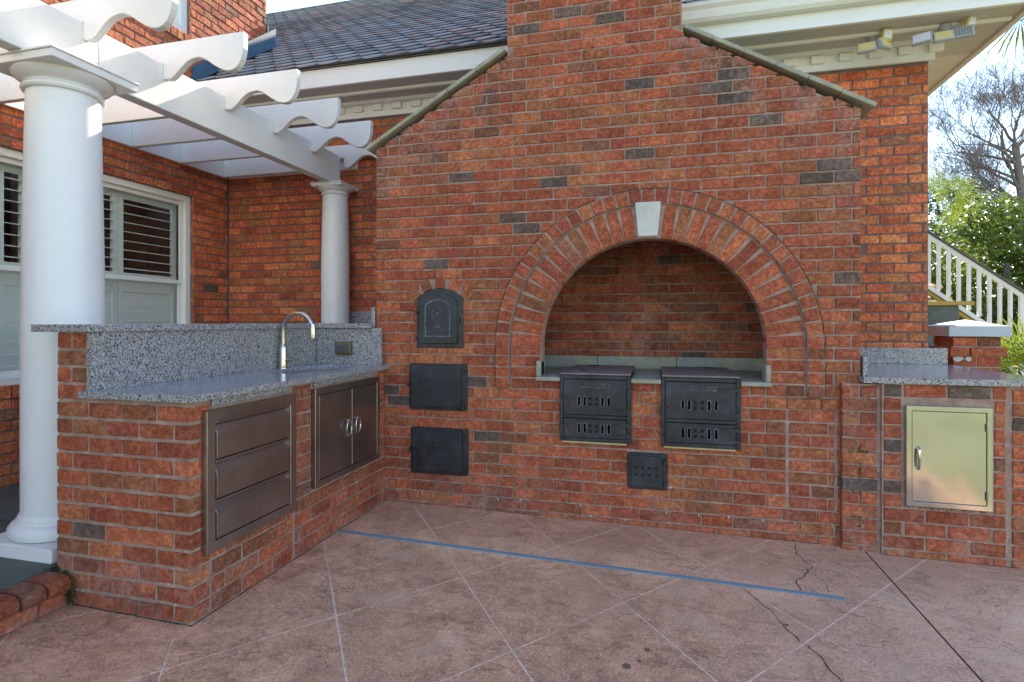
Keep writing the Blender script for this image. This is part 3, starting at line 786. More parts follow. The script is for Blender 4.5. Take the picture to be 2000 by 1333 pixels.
for s_ in (-1, 1):
    hx, hz = -.052, 1.415
    P = []
    for i in range(22):
        a = R(-60 + 330 * i / 21); rr_ = .022 - .013 * i / 21
        P.append((hx + s_ * (.021 + rr_ * math.cos(a + math.pi) * -1 * -1), hz + .045 + rr_ * math.sin(a)))
    curve3(P)
    curve3([(hx + s_ * .042, hz + .050), (hx + s_ * .043, hz + .025), (hx + s_ * .030, hz - .01), (hx + s_ * .014, hz - .04), (hx + s_ * .006, hz - .065), (hx + s_ * .016, hz - .078)])
    curve3([(hx, hz + .085), (hx + s_ * .008, hz + .092), (hx + s_ * .014, hz + .084)])
    curve3([(hx, hz + .012), (hx + s_ * .012, hz + .024), (hx + s_ * .022, hz + .018), (hx + s_ * .018, hz + .004)])
curve3([(-.052, 1.50), (-.052, 1.415), (-.052, 1.385)]); curve3([(-.070, 1.335), (-.052, 1.332), (-.034, 1.335)])
mb.build('emblem', 'iron_worn', leaf)
for z_ in (1.255, 1.452): 
    mb = MB().box(-.235, -.034, z_, -.185, -.027, z_ + .008); mb.lathe([(.006, -.012), (.006, .012)], (-.226, -.024, z_ - .006), 8); mb.build('hinge', 'iron', door)
MB().box(.07, -.040, 1.392, .115, -.028, 1.400).box(.108, -.036, 1.375, .120, -.014, 1.400).build('latch', 'iron', door)

def soot_door(x0, z0, x1, z1, label):
    d = thing('soot_door', label, 'iron door', ((x0 + x1) / 2, 0, z0))
    MB().prism(rrect(x0, z0, x1, z1, .014, -.012), (0, .03, 0)).build('frame', 'iron', d, bevel=.004)
    MB().prism(rrect(x0 + .020, z0 + .022, x1 - .042, z1 - .016, .012, -.027), (0, .015, 0)).build('door_leaf', 'iron', d, bevel=.005, seg=2)
    for z_ in (z0 + .035, z1 - .055):
        MB().lathe([(.008, -.016), (.008, .016)], (x1 - .024, -.022, z_), 8).box(x1 - .045, -.030, z_ - .005, x1 - .022, -.024, z_ + .006).build('hinge', 'iron', d)
    zm = (z0 + z1) / 2 + .01
    MB().box(x0 - .004, -.036, zm, x0 + .045, -.027, zm + .007).box(x0 - .006, -.034, zm - .012, x0 + .010, -.012, zm + .014).build('latch', 'iron', d)
soot_door(-.290, .712, .172, 1.060, 'plain black square iron door directly below the arched one')
soot_door(-.277, .230, .180, .577, 'plain black square iron door, lowest of the three at left')

def stove(x0, x1, label, rusty_out, holes):
    z0, z1 = .540, 1.003; s_ = thing('stove_front', label, 'stove', ((x0 + x1) / 2, 0, z0))
    y = -.030
    xi0, xi1 = x0 + .025, x1 - .028; zt, zl0, zl1, zb = z1 - .028, .728, .702, z0 + .028
    fr_ = MB().box(x0, y, z0, xi0, .02, z1).box(xi1, y, z0, x1, .02, z1).box(xi0, y, zt, xi1, .02, z1).box(xi0, y, zl1, xi1, .02, zl0).box(xi0, y, z0, xi1, .02, zb)
    fr_.build('frame', 'iron', s_, bevel=.003)
    MB().box(xi0, .006, zb, xi1, .02, zt).build('backing', 'void', s_)
    w_ = xi1 - xi0
    for (za, zc, cen, nm) in ((zl0 + .003, zt - .003, .45, 'fire_door'), (zb + .003, zl1 - .003, .5, 'ash_door')):
        # door plate with real slots
        cz_ = zl0 + .095 if nm == 'fire_door' else (zb + zl1) / 2; sh = .030 if nm == 'fire_door' else .033
        slots = [xi0 + w_ * f for f in (.255, .345, .625, .725)]
        ex = [xi0 + .003]; 
        for sx in slots: ex += [sx - .0085, sx + .0085]
        ex.append(xi1 - .003)
        mb = MB(); mb.box(ex[0], y - .006, cz_ + sh, ex[-1], y + .006, zc).box(ex[0], y - .006, za, ex[-1], y + .006, cz_ - sh)
        for a, b in zip(ex[::2], ex[1::2]):
            mb.box(a, y - .006, cz_ - sh, b, y + .006, cz_ + sh)
        dr = mb.build(nm, 'iron', s_)
        for sx in slots:
            MB().ring(rrect(sx - .013, cz_ - sh - .005, sx + .013, cz_ + sh + .005, .010, y - .010), rrect(sx - .0085, cz_ - sh, sx + .0085, cz_ + sh, .006, y - .010), (0, .004, 0)).build('slot_rim', 'iron_worn', dr)
        mx_ = xi0 + w_ * .482
        mb = MB(); 
        for (px, pz) in ((-.022, .018), (.022, .018), (-.022, -.020), (.022, -.020)): mb.box(mx_ + px - .010, y - .0065, cz_ + pz - .010, mx_ + px + .010, y - .0055, cz_ + pz + .010)
        mb.build('vent_hole', 'void', dr)
        MB().box(mx_ - .016, y - .012, cz_ - .006, mx_ + .020, y - .006, cz_ + .006).lathe([(.009, -.008), (.009, .002)], (mx_ + .008, y - .008, cz_), 10, 'y').build('damper_knob', 'iron', dr)
        for zz in (zc - .042, za + .034) if nm == 'fire_door' else (zc - .030, za + .022):
            mb = MB().prism([(xi1 - .095, y - .007, zz), (x1 - .004, y - .007, zz - .012), (x1 - .004, y - .007, zz + .012)], (0, -.009, 0)); mb.build('hinge_strap', 'iron', dr)
        zz = (cz_ + .022)
        MB().box(x0 + .002, y - .018, zz - .003, xi0 + .030, y - .004, zz + .004).build('latch', 'iron', dr)
        mb = MB(); P = [(xi0 + .018, y - .016, zz), (xi0 + .022, y - .026, zz - .018), (xi0 + .034, y - .030, zz - .036)] if (rusty_out == 0 or nm == 'fire_door') else [(xi0 - .004, y - .02, zz), (xi0 - .022, y - .034, zz - .012), (xi0 - .034, y - .04, zz - .024)]
        mb.tube(P, .004, 6); e = P[-1]; mb.lathe([(.002, -.010), (.010, -.004), (.010, .004), (.002, .010)], e, 8); mb.build('pull', 'rust_orange', dr)
        if nm == 'fire_door':   # worn cast lettering, two unreadable lines
            mb = MB(); rr_ = random.Random(int(x0 * 100))
            for li_, (lx, n_) in enumerate(((.36, 15), (.30, 17))):
                for q in range(n_):
                    if (q in (6, 8) and li_ == 0) or (li_ == 1 and q == 8): continue
                    xx = xi0 + w_ * lx + q * .0115; zz = zc - .030 - li_ * .021
                    mb.box(xx, y - .0078, zz - .006, xx + .0022, y - .0058, zz + .006)
                    if rr_.random() < .7: mb.box(xx + .0022, y - .0078, zz + rr_.choice((.0035, -.001)), xx + .0075, y - .0058, zz + .006)
                    if rr_.random() < .5: mb.box(xx + .0022, y - .0078, zz - .006, xx + .0072, y - .0058, zz - .004)
            mb.build('cast_lettering', 'iron_worn', dr)
    for (xx, zz) in ((x0 + .012, z1 - .012), (x1 - .013, z1 - .012), (x1 - .013, z0 + .012)):
        MB().lathe([(.006, -.003), (.005, .004)], (xx, y - .002, zz), 8, 'y').build('bolt', 'iron', s_)
    for zz in (z1 - .07, .80, .63): MB().lathe([(.007, -.018), (.007, .018)], (x1 - .006, y - .004, zz), 8).build('hinge_pin', 'iron', s_)
    pl = box('hot_plate', 'rust', s_, x0 + .004, y + .004, z1 + .002, x1 - .002, .745, z1 + .014, .003)
    hx = x0 + .17 if not rusty_out else x0 + .36
    for (hy, hw) in ((.66, .05),) + (((.18, .035),) if not rusty_out else ()):
        MB().lathe([(hw, .0), (hw, .0015)], (hx, hy, z1 + .014), 20).build('lifter_hole', 'void', pl)
        hx -= .03
    MB().box(x0 + .02, y - .0005, z0 - .012, x1 - .03, .004, z0 - .001).build('bedding', M['bluestone_yellow'], s_)
g = G('bedding_yellow'); M['bluestone_yellow'] = g.out(g.ramp(g.noise(20, 4, .7), [(.3, (.36, .31, .13)), (.7, (.50, .44, .22))]), .9)
stove(.873, 1.365, 'black cast iron stove front, the one nearer the soot doors', 0, 0)
stove(1.565, 2.065, 'black cast iron stove front at right, its ash door pull hanging outside', 1, 0)

vd = thing('vent_door', 'small square black iron door with eight round air holes', 'iron door', (1.47, 0, .235))
MB().prism(rrect(1.341, .232, 1.603, .480, .016, -.014), (0, .03, 0)).build('frame', 'iron', vd, bevel=.004)
vl = MB().prism(rrect(1.364, .252, 1.572, .462, .014, -.030), (0, .016, 0)).build('door_leaf', 'iron', vd, bevel=.005, seg=2)
for i in range(4):
    for j in range(2):
        MB().lathe([(.0095, -.0305), (.0095, -.0312)], (1.398 + i * .045, 0, .336 + j * .048), 14, 'y').build('air_hole', 'void', vl)
MB().box(1.343, -.038, .378, 1.378, -.030, .385).build('latch', 'iron', vd)
for z_ in (.275, .43): MB().lathe([(.008, -.016), (.008, .016)], (1.586, -.022, z_), 8).build('hinge', 'iron', vd)

# ------------------------------------------------------------------ left counter with sink
lc = thing('sink_counter', 'L-shaped brick outdoor counter with granite top and raised bar ledge', 'counter', (-.9, -.9, 0))
cp = .0829
CM = MB().box(-1.2925, -1.849, -.1, -.506, .0, 1.012).box(-1.2925, -1.849, 1.012, -1.108, 0, 1.326)
CM.box(-1.75, .002, .1, XL - .004, 1.238, 1.326).build('mortar', 'mortar', lc)
B = Bricks(lc, 'brick', 300)
def near_face(za, zb):
    zm = (za + zb) / 2
    return [(-1.2985, -.4985)] if zm < 1.0 else [(-1.2985, -1.112)]
for k in range(16):
    za = k * cp; zm = za + cp / 2; high = zm > 1.0
    if k == 12: pass
    ub = -.4985 if not high else -1.114
    cuts = [-1.2985, -1.1985, -.9985, -.7985, -.5985, -.4985] if k % 2 == 0 else [-1.2985, -1.0985, -.8985, -.6985, -.4985]
    if high: cuts = [-1.2985, -1.205, -1.112] if k % 2 else [-1.2985, -1.112]
    for a, b in zip(cuts, cuts[1:]):
        last = b == -.4985; ly = .11
        lx = b - a - (.0145 if not last else .007); xc = (a + b) / 2 + (.003 if last else 0) - (.003 if a == -1.2985 else 0)
        t = .95 if (k == 4 + 0 and abs(xc + 1.0985) < .02) else .84 if (high and k == 14 and a == -1.2985) else None
        if k == 4 and a == -1.1985: t = .95
        B.add((xc, -1.855 + random.uniform(-.002, .002), zm), (1, 0, 0), (0, -1, 0), lx, cp - .0165, ly if not high else .15, t=t, weather=.55 if k < 3 else .12 if k > 9 else 0)
rows(B, (-.4985, 0, 0), (0, 1, 0), (1, 0, 0), lambda a, b: [(-1.735, -1.12)] if b < .34 else [], .0, 0, 4, .0825, L=.235, joint=.016, ly=.05)
rows(B, (-.4985, 0, 0), (0, 1, 0), (1, 0, 0), lambda a, b: [(-1.105, .0)] if b < .37 else ([(-1.128, -.948), (-.135, .0)]), .0, 0, 12, .0835, L=.21, joint=.014, ly=.05, weather=lambda u, z: .25)
rows(B, (-1.2985, 0, 0), (0, 1, 0), (-1, 0, 0), lambda a, b: [(-1.74, .0)], .0, 0, 16, cp, ly=.03)
B.finish()
GS = 'granite'
tp = MB()   # counter slab with a sink cut out
sx, sy, sa, sb = -.79, -.49, .192, .375
NS = 36
def sq(r_x, r_y, n_=NS, p=3.0):
    out = []
    for i in range(n_):
        a = 2 * math.pi * i / n_; c_, s_ = math.cos(a), math.sin(a)
        out.append((sx + r_x * math.copysign(abs(c_) ** (2 / p), c_), sy + r_y * math.copysign(abs(s_) ** (2 / p), s_)))
    return out
X0, X1, Y0_, Y1_ = -1.118, -.462, -1.89, -.002
inner = sq(sa, sb); outer = []
for (x, y) in inner:
    dx_, dy_ = x - sx, y - sy
    k_ = min(*( [ (X1 - sx) / dx_ if dx_ > 1e-6 else (X0 - sx) / dx_ if dx_ < -1e-6 else 1e9, (Y1_ - sy) / dy_ if dy_ > 1e-6 else (-.9 - sy) / dy_ if dy_ < -1e-6 else 1e9 ]))
    outer.append((sx + dx_ * k_, sy + dy_ * k_))
tp.ring([(x, y, 1.046) for x, y in outer], [(x, y, 1.046) for x, y in inner], (0, 0, -.032))
for cxy in ((X0, Y1_), (X1, Y1_), (X1, -.9), (X0, -.9)):
    # corner fillers
    near = sorted(range(NS), key=lambda i: (outer[i][0] - cxy[0]) ** 2 + (outer[i][1] - cxy[1]) ** 2)
    a_ = [i for i in near[:6] if abs(outer[i][0] - cxy[0]) < 1e-4]; b_ = [i for i in near[:6] if abs(outer[i][1] - cxy[1]) < 1e-4]
    if a_ and b_ and a_[0] != b_[0]:
        tri = [(*cxy, 1.046), (*outer[a_[0]], 1.046), (*outer[b_[0]], 1.046)]
        ar = (tri[1][0] - tri[0][0]) * (tri[2][1] - tri[0][1]) - (tri[2][0] - tri[0][0]) * (tri[1][1] - tri[0][1])
        if ar < 0: tri = [tri[0], tri[2], tri[1]]
        tp.prism(tri, (0, 0, -.032))
tp.box(X0, Y0_, 1.014, X1, -.9, 1.046)
top = tp.build('countertop', 'granite_top', lc)
MB().box(-.4625, Y0_ + .001, 1.0145, -.4605, -.002, 1.0455).box(X0, Y0_ - .0015, 1.0145, -.4605, Y0_ + .0005, 1.0455).build('slab_edge', GS, lc)
box('backsplash', GS, lc, -1.108, -1.853, 1.046, -1.076, -.045, 1.327, .001)
box('backsplash', GS, lc, -1.076, -.040, 1.046, -.512, -.012, 1.327, .001)
box('granite_strip', GS, lc, -.500, -1.735, .978, -.494, -1.160, 1.013, .001)
box('granite_strip', GS, lc, -.500, -.925, .978, -.494, -.130, 1.013, .001)
box('bar_ledge', GS, lc, -1.425, -1.885, 1.327, -1.060, -.002, 1.363, .003)
box('bar_ledge', GS, lc, -1.80, -.0, 1.3275, XL - .008, 1.238, 1.363, .003)
box('bar_ledge', GS, lc, -1.059, -.068, 1.3275, XL - .010, -.001, 1.363, .003)
box('ledge_upstand', GS, lc, -1.75, 1.212, 1.363, XL - .034, 1.238, 1.483, .002)
box('ledge_upstand', GS, lc, XL - .034, -.004, 1.363, XL - .006, 1.238, 1.488, .002)
bowl = MB(); lv = [(1.0, 1.0145), (.99, .99), (.95, .90), (.80, .86), (.1, .855)]
for k_, (s_, z_) in enumerate(lv):
    for (x, y) in sq(sa * 1.03 * s_, sb * 1.03 * s_): bowl.v.append((x, y, z_))
for k_ in range(len(lv) - 1):
    for i in range(NS):
        j = (i + 1) % NS; bowl.f.append((k_ * NS + i, k_ * NS + j, (k_ + 1) * NS + j, (k_ + 1) * NS + i))
bowl.f.append(tuple((len(lv) - 1) * NS + i for i in range(NS)))
sink = bowl.build('sink_basin', 'bright_steel', lc, smooth=True)

# drawers
dw = thing('drawer_unit', 'stainless steel three drawer unit in the end of the counter', 'drawers', (-.48, -1.46, .295))
Y0d, Y1d, Z0d, Z1d = -1.792, -1.132, .293, .962; fw = .062
def frame_x(parent, y0, y1, z0, z1, fw_, x=-.470, th=.028):
    o_ = [(x, y0, z0), (x, y1, z0), (x, y1, z1), (x, y0, z1)]; i_ = [(x, y0 + fw_, z0 + fw_), (x, y1 - fw_, z0 + fw_), (x, y1 - fw_, z1 - fw_), (x, y0 + fw_, z1 - fw_)]
    return MB().ring(o_, i_, (-th, 0, 0)).build('frame', 'steel', parent, bevel=.002)
frame_x(dw, Y0d, Y1d, Z0d, Z1d, .052)
MB().box(-.520, Y0d + .05, Z0d + .05, -.499, Y1d - .05, Z1d - .05).build('backing', 'void', dw)
hh_ = (Z1d - Z0d - .104) / 3
for i in range(3):
    z0 = Z0d + .052 + i * hh_; ya, yb = Y0d + .060, Y1d - .060
    P = [(-.500, ya, z0 + .004), (-.474, ya, z0 + .004), (-.470, ya, z0 + .008), (-.470, ya, z0 + hh_ - .062), (-.492, ya, z0 + hh_ - .018), (-.500, ya, z0 + hh_ - .018)]
    MB().prism(P, (0, yb - ya, 0)).build('drawer', 'steel', dw, bevel=.0015)
    MB().box(-.500, ya, z0 + hh_ - .014, -.474, yb, z0 + hh_ - .001).build('finger_lip', 'steel', dw, bevel=.001)
    MB().box(-.499, yb + .001, z0, -.478, yb + .006, z0 + hh_).build('side_rail', 'steel', dw)
cd = thing('cabinet_doors', 'pair of stainless steel access doors under the sink', 'doors', (-.48, -.54, .36))
Y0e, Y1e, Z0e, Z1e = -.946, -.138, .358, .966
frame_x(cd, Y0e, Y1e, Z0e, Z1e, .040)
MB().box(-.520, Y0e + .04, Z0e + .04, -.499, Y1e - .04, Z1e - .04).build('backing', 'void', cd)
for (a, b, hy) in ((Y0e + .044, -.5235, -.583), (-.5195, Y1e - .044, -.468)):
    dr = MB().box(-.494, a, Z0e + .044, -.474, b, Z1e - .044).build('door_leaf', 'steel', cd, bevel=.002)
    P = [(-.456, hy + .030 * math.cos(t_ * math.tau / 20) , .667 + .052 * math.sin(t_ * math.tau / 20) ) for t_ in range(21)]
    MB().tube(P, .0045, 6).box(-.474, hy - .004, .714, -.452, hy + .004, .722).box(-.474, hy - .004, .612, -.452, hy + .004, .620).build('ring_pull', 'nickel', dr, smooth=True)

fa = thing('kitchen_faucet', 'tall brushed nickel gooseneck faucet standing behind the sink', 'faucet', (-1.033, -.50, 1.046))
fx, fy = -1.033, -.50
MB().lathe([(.034, 0), (.034, .006), (.029, .010), (.028, .145), (.024, .162), (.0165, .172)], (fx, fy, 1.046), 24).build('body', 'nickel', fa, smooth=True)
P = [(fx, fy, 1.20), (fx, fy, 1.305)]
for i in range(1, 15):
    a = math.pi * (1 - i / 15 * .96); P.append((fx + .128 + .128 * math.cos(a), fy - .00 - .02 * (i / 14), 1.31 + .125 * math.sin(a)))
MB().tube(P, .0165, 16).build('spout', 'nickel', fa, smooth=True)
e = P[-1]
MB().lathe([(.023, -.085), (.024, -.076), (.022, -.02), (.0185, .004), (.0175, .014)], (e[0] + .004, e[1], e[2] - .004), 20).build('spray_head', 'nickel', fa, smooth=True)
MB().tube([(fx + .015, fy, 1.105), (fx + .072, fy - .004, 1.107)], .014, 12).tube([(fx + .060, fy - .004, 1.107), (fx + .135, fy - .008, 1.112)], .0055, 8).build('lever', 'nickel', fa, smooth=True)

ob = thing('outlet_box', 'small bronze weatherproof outlet cover on the granite splash', 'outlet cover', (-.82, -.05, 1.17))
box('base_plate', 'outlet', ob, -.900, -.052, 1.118, -.748, -.040, 1.222, .004)
box('cover', 'grey_metal' if False else 'outlet', ob, -.892, -.074, 1.128, -.756, -.052, 1.214, .010, 3)
g = G('smoked_cover'); M['smoked'] = g.out((.10, .10, .10), .15)
box('cover_window', 'smoked', ob, -.876, -.078, 1.140, -.772, -.072, 1.204, .006, 2)

# ------------------------------------------------------------------ right counter
rc = thing('side_counter', 'low brick counter with granite top beside the fireplace, right', 'counter', (3.3, .5, 0))
MB().box(2.656, -.038, -.15, 2.8655, .004, .992).box(2.866, -.060, -.15, 3.734, 1.24, 1.0).build('mortar', 'mortar', rc)
B = Bricks(rc, 'brick', 300)
def r1(a, b):
    r = [(2.648, 2.852)]; return r
def r2(a, b):
    zm = (a + b) / 2; r = [(2.868, 3.508)]
    if .265 < zm < .885: r = minus(r, 2.975, 3.435)
    return r
rows(B, (0, -.045, 0), (1, 0, 0), (0, -1, 0), r1, -.085, 0, 13, .0825, phase=2.648, dark=[(2.7, .37)], weather=lambda u, z: .45)
rows(B, (0, -.067, 0), (1, 0, 0), (0, -1, 0), r2, -.085, 0, 13, .0835, L=.225, joint=.020, phase=2.868, dark=[(2.95, .92), (3.35, .92), (2.92, .36)], weather=lambda u, z: .1)
rows(B, (0, -.07, 0), (1, 0, 0), (0, -1, 0), lambda a, b: [(3.525, 3.74)], -.085, 0, 13, .0825, weather=lambda u, z: .1)
rows(B, (3.74, 0, 0), (0, 1, 0), (1, 0, 0), lambda a, b: [(-.06, 1.24)], -.085, 0, 13, .0825, ly=.03)
B.finish()
mb = MB()
for (xa_, za_, xb_, zb_, n_) in ((2.752, .62, 2.748, .10, 150), (2.66, .57, 2.83, .575, 40), (2.70, .42, 2.84, .42, 40), (2.70, .33, 2.84, .33, 30), (2.98, .262, 3.40, .262, 120), (2.70, .96, 2.84, .88, 30), (2.68, .17, 2.84, .165, 40)):
    for _ in range(n_):
        f = random.random(); p = Vector((xa_ + (xb_ - xa_) * f + random.gauss(0, .004), -.045 if xa_ < 2.9 else -.066, za_ + (zb_ - za_) * f + random.gauss(0, .005))); q_ = random.uniform(.002, .006); a = random.random() * 6
        mb.poly([p + Vector((math.cos(a + q) * q_, random.uniform(-.003, .002), math.sin(a + q) * q_)) for q in (0, 2.1, 4.2)])
tag(mb.build('moss', 'moss', rc), kind='stuff')
box('countertop', 'granite_top', rc, 2.757, -.100, 1.004, 3.770, 1.236, 1.0385, .003)
MB().box(2.757, -.1015, 1.0045, 3.770, -.0995, 1.0375).box(2.7555, -.100, 1.0045, 2.7575, .0, 1.0375).build('slab_edge', GS, rc)
box('backsplash', GS, rc, 2.806, 1.205, 1.0385, 3.755, 1.233, 1.168, .002)
box('side_splash', GS, rc, 2.780, -.012, 1.0385, 2.806, 1.233, 1.163, .002)
ad = thing('access_door', 'pale stainless access door with a curved pull in the right counter', 'metal door', (3.2, -.08, .27))
x0, x1, z0, z1 = 2.985, 3.425, .272, .874
MB().ring([(x0, -.090, z0), (x1, -.090, z0), (x1, -.090, z1), (x0, -.090, z1)], [(x0 + .030, -.090, z0 + .030), (x1 - .030, -.090, z0 + .030), (x1 - .030, -.090, z1 - .030), (x0 + .030, -.090, z1 - .030)], (0, .025, 0)).build('frame', 'bright_steel', ad, bevel=.002)
MB().box(x0 + .02, -.068, z0 + .02, x1 - .02, -.060, z1 - .02).build('backing', 'void', ad)
dl_ = MB()   # gently dented sheet
nx, nz = 14, 18
for j in range(nz + 1):
    for i in range(nx + 1):
        x = x0 + .033 + (x1 - x0 - .066) * i / nx; z_ = z0 + .033 + (z1 - z0 - .066) * j / nz
        e_ = min(i, nx - i, j * .8, (nz - j) * .8) / 4; e_ = min(1, e_)
        dl_.v.append((x, -.086 + .007 * e_ * noise.noise(Vector((x * 5.2, 3.3, z_ * 4.2))), z_))
for j in range(nz):
    for i in range(nx):
        a = j * (nx + 1) + i; dl_.f.append((a, a + 1, a + nx + 2, a + nx + 1))
leaf = dl_.build('door_leaf', 'bright_steel', ad, smooth=True)
mb = MB(); mb.tube([(x0 + .062, -.088, .50), (x0 + .062, -.108, .512), (x0 + .062, -.112, .55), (x0 + .062, -.112, .575), (x0 + .062, -.108, .612), (x0 + .062, -.088, .625)], .009, 8)
mb.build('pull', 'nickel' if False else 'bright_steel', leaf, smooth=True)
for z_ in (.36, .76): MB().lathe([(.007, -.025), (.007, .025)], (x1 - .030, -.093, z_), 8).build('hinge', 'bright_steel', ad)

# ------------------------------------------------------------------ house
hs = thing('brick_house', 'two storey red brick house behind with white cornice and shingle roof', 'house', (0, 4, 0))
YB, XW, XE = 1.26, -3.06, 3.65
mb = MB(); mb.box(XW, YB + .006, -.1, XE - .006, YB + .2, 3.62); mb.box(XE - .2, YB + .2, -.1, XE - .006, 8.5, 3.62); mb.box(XW - 3, 8.3, -.1, XE - .2, 8.5, 3.62)
# left wing wall with two window openings
WIN = [(-.61, .775, .905, 2.655), (-1.16, -.615, .905, 2.655), (-.30, .735, 4.275, 5.9)]
zs_ = sorted({-.1, .905, 2.655, 4.275, 5.9, 6.6})
for za, zb in zip(zs_, zs_[1:]):
    runs = [(-6, 1.885)]
    for (ya, yb, wa, wb) in WIN:
        if wa <= za and zb <= wb: runs = minus(runs, ya, yb)
    for a, b in runs: mb.box(XW - .22, a, za, XW - .006, b, zb)
mb.box(XW - 3, 1.70, 3.4, XW - .22, 1.885, 6.6)
mb.build('mortar_wall', 'mortar_dark', hs)
B = Bricks(hs, 'house_brick', 300)
rows(B, (0, YB, 0), (1, 0, 0), (0, -1, 0), lambda a, b: ([(XW + .005, XL)] if b > .2 else []) + [(2.777, 3.648)], Z0C, -17, 26, .08, phase=XW + .06)
def wing(a, b):
    r = [(-3.4, YB - .003)] if b < 3.86 else [(-3.4, 1.885)]
    for (ya, yb, wa, wb) in WIN:
        if b > wa - .09 and a < wb - .045: r = minus(r, ya, yb)
    return r if b > .2 else []
rows(B, (XW, 0, 0), (0, 1, 0), (1, 0, 0), wing, Z0C, -15, 62, .08, phase=.02, ly=.09)
rows(B, (XE, 0, 0), (0, 1, 0), (1, 0, 0), lambda a, b: [(YB + .1, 4)], Z0C, -17, 26, .08, ly=.04)
for (ya, yb, wa, wb) in WIN:   # rowlock sills and reveal bricks
    n_ = int((yb - ya) / .078)
    for i in range(n_):
        y = ya + (i + .5) * (yb - ya) / n_
        B.add((XW + .012, y, wa - .045), (0, 0, 1), (1, 0, 0), .085, (yb - ya) / n_ - .011, .12, V=(0, -1, 0), part='sill_brick')
    k = 0; z_ = wa + .04
    while z_ < wb:
        B.add((XW - .045, yb, z_), (1, 0, 0), (0, -1, 0), .085, .068, .02); z_ += .08
B.finish()

def window(parent, ya, yb, za, zb, label, lower_closed=True):
    """double hung window in the wing wall, louvred shutters behind the glass"""
    x = XW - .060; w_ = MB()
    o_ = [(x + .03, ya, za), (x + .03, yb, za), (x + .03, yb, zb), (x + .03, ya, zb)]; f_ = .062
    i_ = [(x + .03, ya + f_, za + f_), (x + .03, yb - f_, za + f_), (x + .03, yb - f_, zb - f_), (x + .03, ya + f_, zb - f_)]
    fr_ = MB().ring(o_, i_, (-.07, 0, 0)).build('window', 'white', parent, bevel=.004); fr_['label'] = label
    zm = 1.775 if zb < 3 else (za + zb) / 2
    for (a, b, xo) in ((zm - .02, zb - f_, .0), (za + f_, zm + .02, -.022)):
        y0, y1 = ya + f_, yb - f_; s_ = .040
        MB().ring([(x + xo, y0, a), (x + xo, y1, a), (x + xo, y1, b), (x + xo, y0, b)], [(x + xo, y0 + s_, a + s_), (x + xo, y1 - s_, a + s_), (x + xo, y1 - s_, b - s_), (x + xo, y0 + s_, b - s_)], (-.022, 0, 0)).build('sash', 'white', fr_, bevel=.003)
        MB().box(x + xo - .014, y0 + s_, a + s_, x + xo - .010, y1 - s_, b - s_).build('pane', 'glass', fr_)
    xs_ = x - .09
    ym = (ya + yb) / 2; npan = 2
    for (p0, p1) in ((ya + .055, ym - .002), (ym + .002, yb - .055)):
        st = .052
        for (a, b) in ((za + .05, zm - .03), (zm - .03, zb - .05)):
            MB().ring([(xs_, p0, a), (xs_, p1, a), (xs_, p1, b), (xs_, p0, b)], [(xs_, p0 + st, a + .085), (xs_, p1 - st, a + .085), (xs_, p1 - st, b - .095), (xs_, p0 + st, b - .095)], (-.03, 0, 0)).build('shutter_frame', 'shutter', fr_, bevel=.003)
            openv = b > zm
            n_ = int((b - a - .18) / .083); pit = (b - a - .18) / n_
            for i in range(n_):
                zc_ = a + .085 + (i + .5) * pit
                if openv: P = [(xs_ - .045, p0 + st, zc_ + .0), (xs_ + .030, p0 + st, zc_ - .012), (xs_ + .031, p0 + st, zc_ - .006), (xs_ - .044, p0 + st, zc_ + .006)]
                else: P = [(xs_ - .020, p0 + st, zc_ - pit * .5), (xs_ - .012, p0 + st, zc_ - pit * .5), (xs_ - .004, p0 + st, zc_ + pit * .47), (xs_ - .012, p0 + st, zc_ + pit * .5)]
                MB().prism(P, (0, p1 - p0 - 2 * st, 0)).build('louver', 'shutter', fr_)
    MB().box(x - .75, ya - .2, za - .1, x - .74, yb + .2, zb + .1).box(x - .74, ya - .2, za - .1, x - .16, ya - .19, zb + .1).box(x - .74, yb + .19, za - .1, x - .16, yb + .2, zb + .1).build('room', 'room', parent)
    for q in range(5):
        y = ya + .15 + q * (yb - ya - .3) / 5; MB().tube([(x - .5, y, za), (x - .5, y, zb)], .05, 8).build('curtain_fold', M['curtain'], fr_, smooth=True)
g = G('curtain'); M['curtain'] = g.out((.30, .22, .17), .9)
window(hs, -.61, .775, .905, 2.655, 'white double hung window with louvred shutters right of the column')
window(hs, -1.16, -.615, .905, 2.655, 'narrow white window left of the column')
# upper window
fr_ = MB().ring([(XW - .03, -.30, 4.275), (XW - .03, .735, 4.275), (XW - .03, .735, 5.9), (XW - .03, -.30, 5.9)], [(XW - .03, -.22, 4.355), (XW - .03, .655, 4.355), (XW - .03, .655, 5.8), (XW - .03, -.22, 5.8)], (-.07, 0, 0)).build('window', 'white', hs, bevel=.004)
fr_['label'] = 'upper floor window with white frame'
MB().box(XW - .075, -.22, 4.355, XW - .070, .655, 5.8).build('pane', M['sky_glass'] if 'sky_glass' in M else 'glass', fr_)
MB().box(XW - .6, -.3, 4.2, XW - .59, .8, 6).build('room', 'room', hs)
MB().box(XW - .095, .56, 4.355, XW - .055, .655, 5.8).build('sash', 'shutter', fr_)

